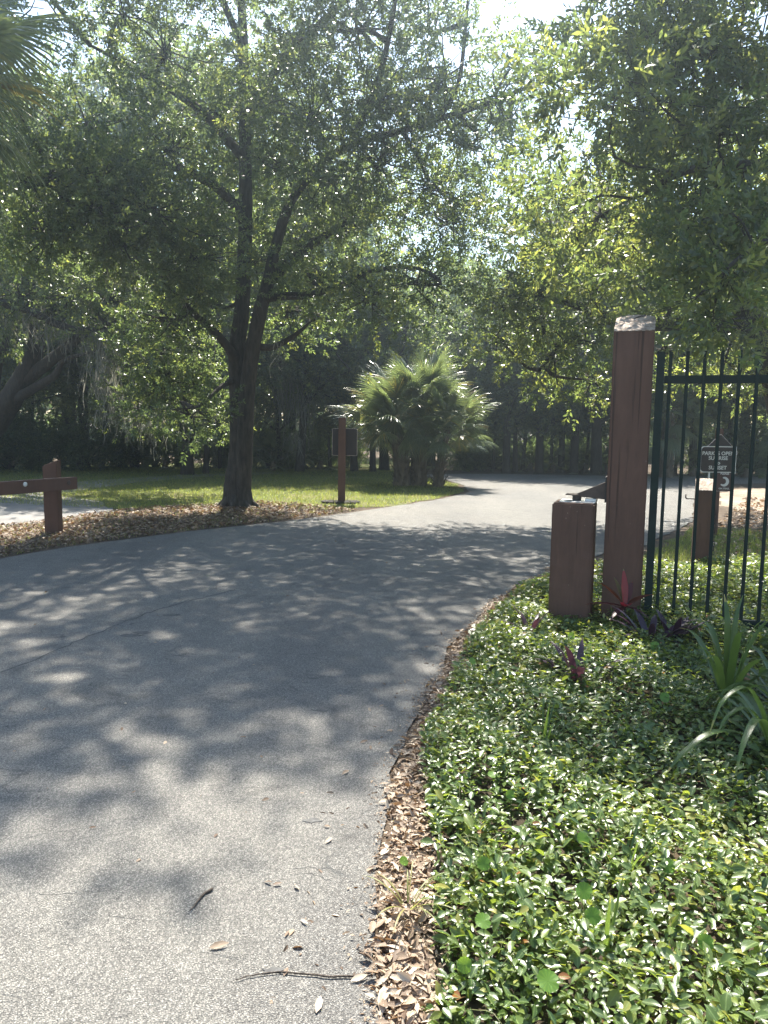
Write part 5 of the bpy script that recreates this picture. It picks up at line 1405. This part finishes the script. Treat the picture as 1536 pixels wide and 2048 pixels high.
# single fallen leaves and twigs on the asphalt
def one_leaf(p, l, ang, curl, tone, label, wide=0.36):
    me = oval_leaves('fallen_leaf', np.zeros((1, 3)), np.array([0.0]), np.array([0.12]), np.array([curl]), np.array([l]), np.array([l * wide]), M['dry_leaf'], np.array([tone]))
    o = link(bpy.data.objects.new('fallen_leaf', me))
    o.location = (p[0], p[1], 0.020); o.rotation_euler.z = ang
    tag(o, label, 'leaf', 'single dead leaves on the asphalt')
for p, l, a, cu, tn, lab in [((-0.512, 2.164, 0.000), 0.062, 0.3, 0.5, 0.5, 'curled brown leaf on the asphalt left of the long twig'), ((-0.206, 2.760, 0.000), 0.045, 1.0, 0.4, 0.75, 'pale leaf on sunlit asphalt above the middle of the dead leaf strip'), ((-0.220, 2.890, 0.000), 0.03, -0.5, 0.3, 0.3, 'dark leaf just above the pale one on the asphalt'),
        ((-0.272, 2.464, 0.000), 0.035, 2.2, 0.5, 0.7, 'small tan leaf left of the dead leaf strip'), ((-0.248, 2.306, 0.000), 0.035, -0.8, 0.4, 0.85, 'small yellow tan leaf above the long twig'), ((-0.165, 1.911, 0.000), 0.06, 1.4, 0.3, 0.85, 'pale leaf at the bottom edge of the road'), ((-0.078, 2.033, 0.000), 0.055, 0.4, 0.4, 0.85, 'pale leaf at the right end of the long twig'),
        ((0.011, 1.907, 0.000), 0.105, 1.45, 0.3, 0.9, 'large pale tan leaf at the bottom of the dead leaf strip'), ((-0.367, 2.491, 0.000), 0.035, 0.2, 0.2, 0.1, 'dark bark flake on the sunlit asphalt'), ((-0.104, 3.692, 0.000), 0.04, 0.6, 0.5, 0.2, 'dark leaf in the shade near the bed edge'), ((0.059, 3.656, 0.000), 0.05, 0.2, 0.5, 0.15, 'dark curled leaf touching the dead leaf strip in shade'),
        ((-0.174, 3.339, 0.000), 0.05, 0.9, 0.3, 0.25, 'brown leaf at the border of sun and shade'), ((-0.033, 4.460, 0.000), 0.045, 2.0, 0.6, 0.1, 'dark leaf on the shaded asphalt near the narrowing strip'), ((-1.137, 2.847, 0.000), 0.03, 0.1, 0.4, 0.1, 'dark leaf speck alone on the left asphalt')]:
    one_leaf(p, l, a, cu, tn, lab)
def twig(pts, rad, label):
    o = thing('twig', label, 'twig', (pts[0][0], pts[0][1], 0.016), 'twigs on the asphalt')
    t = Tubes(); b = np.array(pts[0])
    q = [np.array(p) - b + [0, 0, 0.004] for p in pts]
    pp, rr_ = catmull(q, [rad * (1 - 0.6 * i / (len(q) - 1)) for i in range(len(q))], 5)
    pp[:, :2] += rng.normal(size=(len(pp), 2)) * 0.0012
    t.add(pp, rr_, 6); t.obj('stick', M['twig'], o)
    return o
twig([(0.007, 2.075, 0.000), (-0.093, 2.051, 0.000), (-0.195, 2.057, 0.000), (-0.283, 2.065, -0.000), (-0.354, 2.054, -0.000), (-0.404, 2.033, 0.000)], 0.0035, 'long thin curved twig lying across the asphalt at the bottom')
twig([(-0.568, 2.463, 0.000), (-0.593, 2.424, 0.000), (-0.605, 2.370, 0.000), (-0.614, 2.344, 0.000)], 0.005, 'short dark twig on the sunlit asphalt')
twig([(-0.057, 2.165, 0.000), (-0.035, 2.148, 0.000), (-0.017, 2.131, -0.000)], 0.003, 'tiny twig by the dead leaf strip')

# ------------------------------------------------------------------ added veil of air in place of lens glare
hm, hnt, hout = new_mat('glare_veil')
hv = hnt.nodes.new('ShaderNodeVolumePrincipled')
hv.inputs['Color'].default_value = (0.72, 0.88, 1.0, 1)
hv.inputs['Density'].default_value = 0.0060
hv.inputs['Anisotropy'].default_value = 0.87
hnt.links.new(hv.outputs[0], hout.inputs['Volume'])
glare_haze = bm_obj('glare_haze', box_bm(-90, 90, -30, 90, -1.0, 19.0), hm)
glare_haze['kind'] = 'stuff'
tag(glare_haze, 'added thin veil of air standing in for lens glare', 'glare_haze')

# ------------------------------------------------------------------ sub-parts hang under the part they belong to
def under(part, *names):
    root = part.parent
    for c in list(root.children):
        if c is not part and c.name.split('.')[0] in names:
            mpi = (part.matrix_parent_inverse @ part.matrix_basis).inverted() @ c.matrix_parent_inverse
            c.parent = part
            c.matrix_parent_inverse = mpi
def child(root, name):
    return next(c for c in root.children if c.name.split('.')[0] == name)
under(child(tp, 'bracket'), 'bracket_plate', 'bracket_flange', 'pivot_sleeve', 'chain_link')
under(child(tp, 'post_shaft'), 'sawn_top')
under(child(sp_, 'metal_plate'), 'latch_box')
under(child(third, 'post_shaft'), 'sawn_top', 'hook')
under(child(lp, 'beam'), 'bolt_head')
under(child(s1, 'face'), 'lettering')
under(child(s2, 'trail_sign'), 'trail_sign_face', 'lettering', 'pictogram')
under(child(s2, 'diamond_sign'), 'diamond_face')
under(child(s3, 'sign_panel'), 'sign_rim')
for p_ in (pa, pb, pc):
    under(child(p_, 'trunk'), 'leaf_bases')
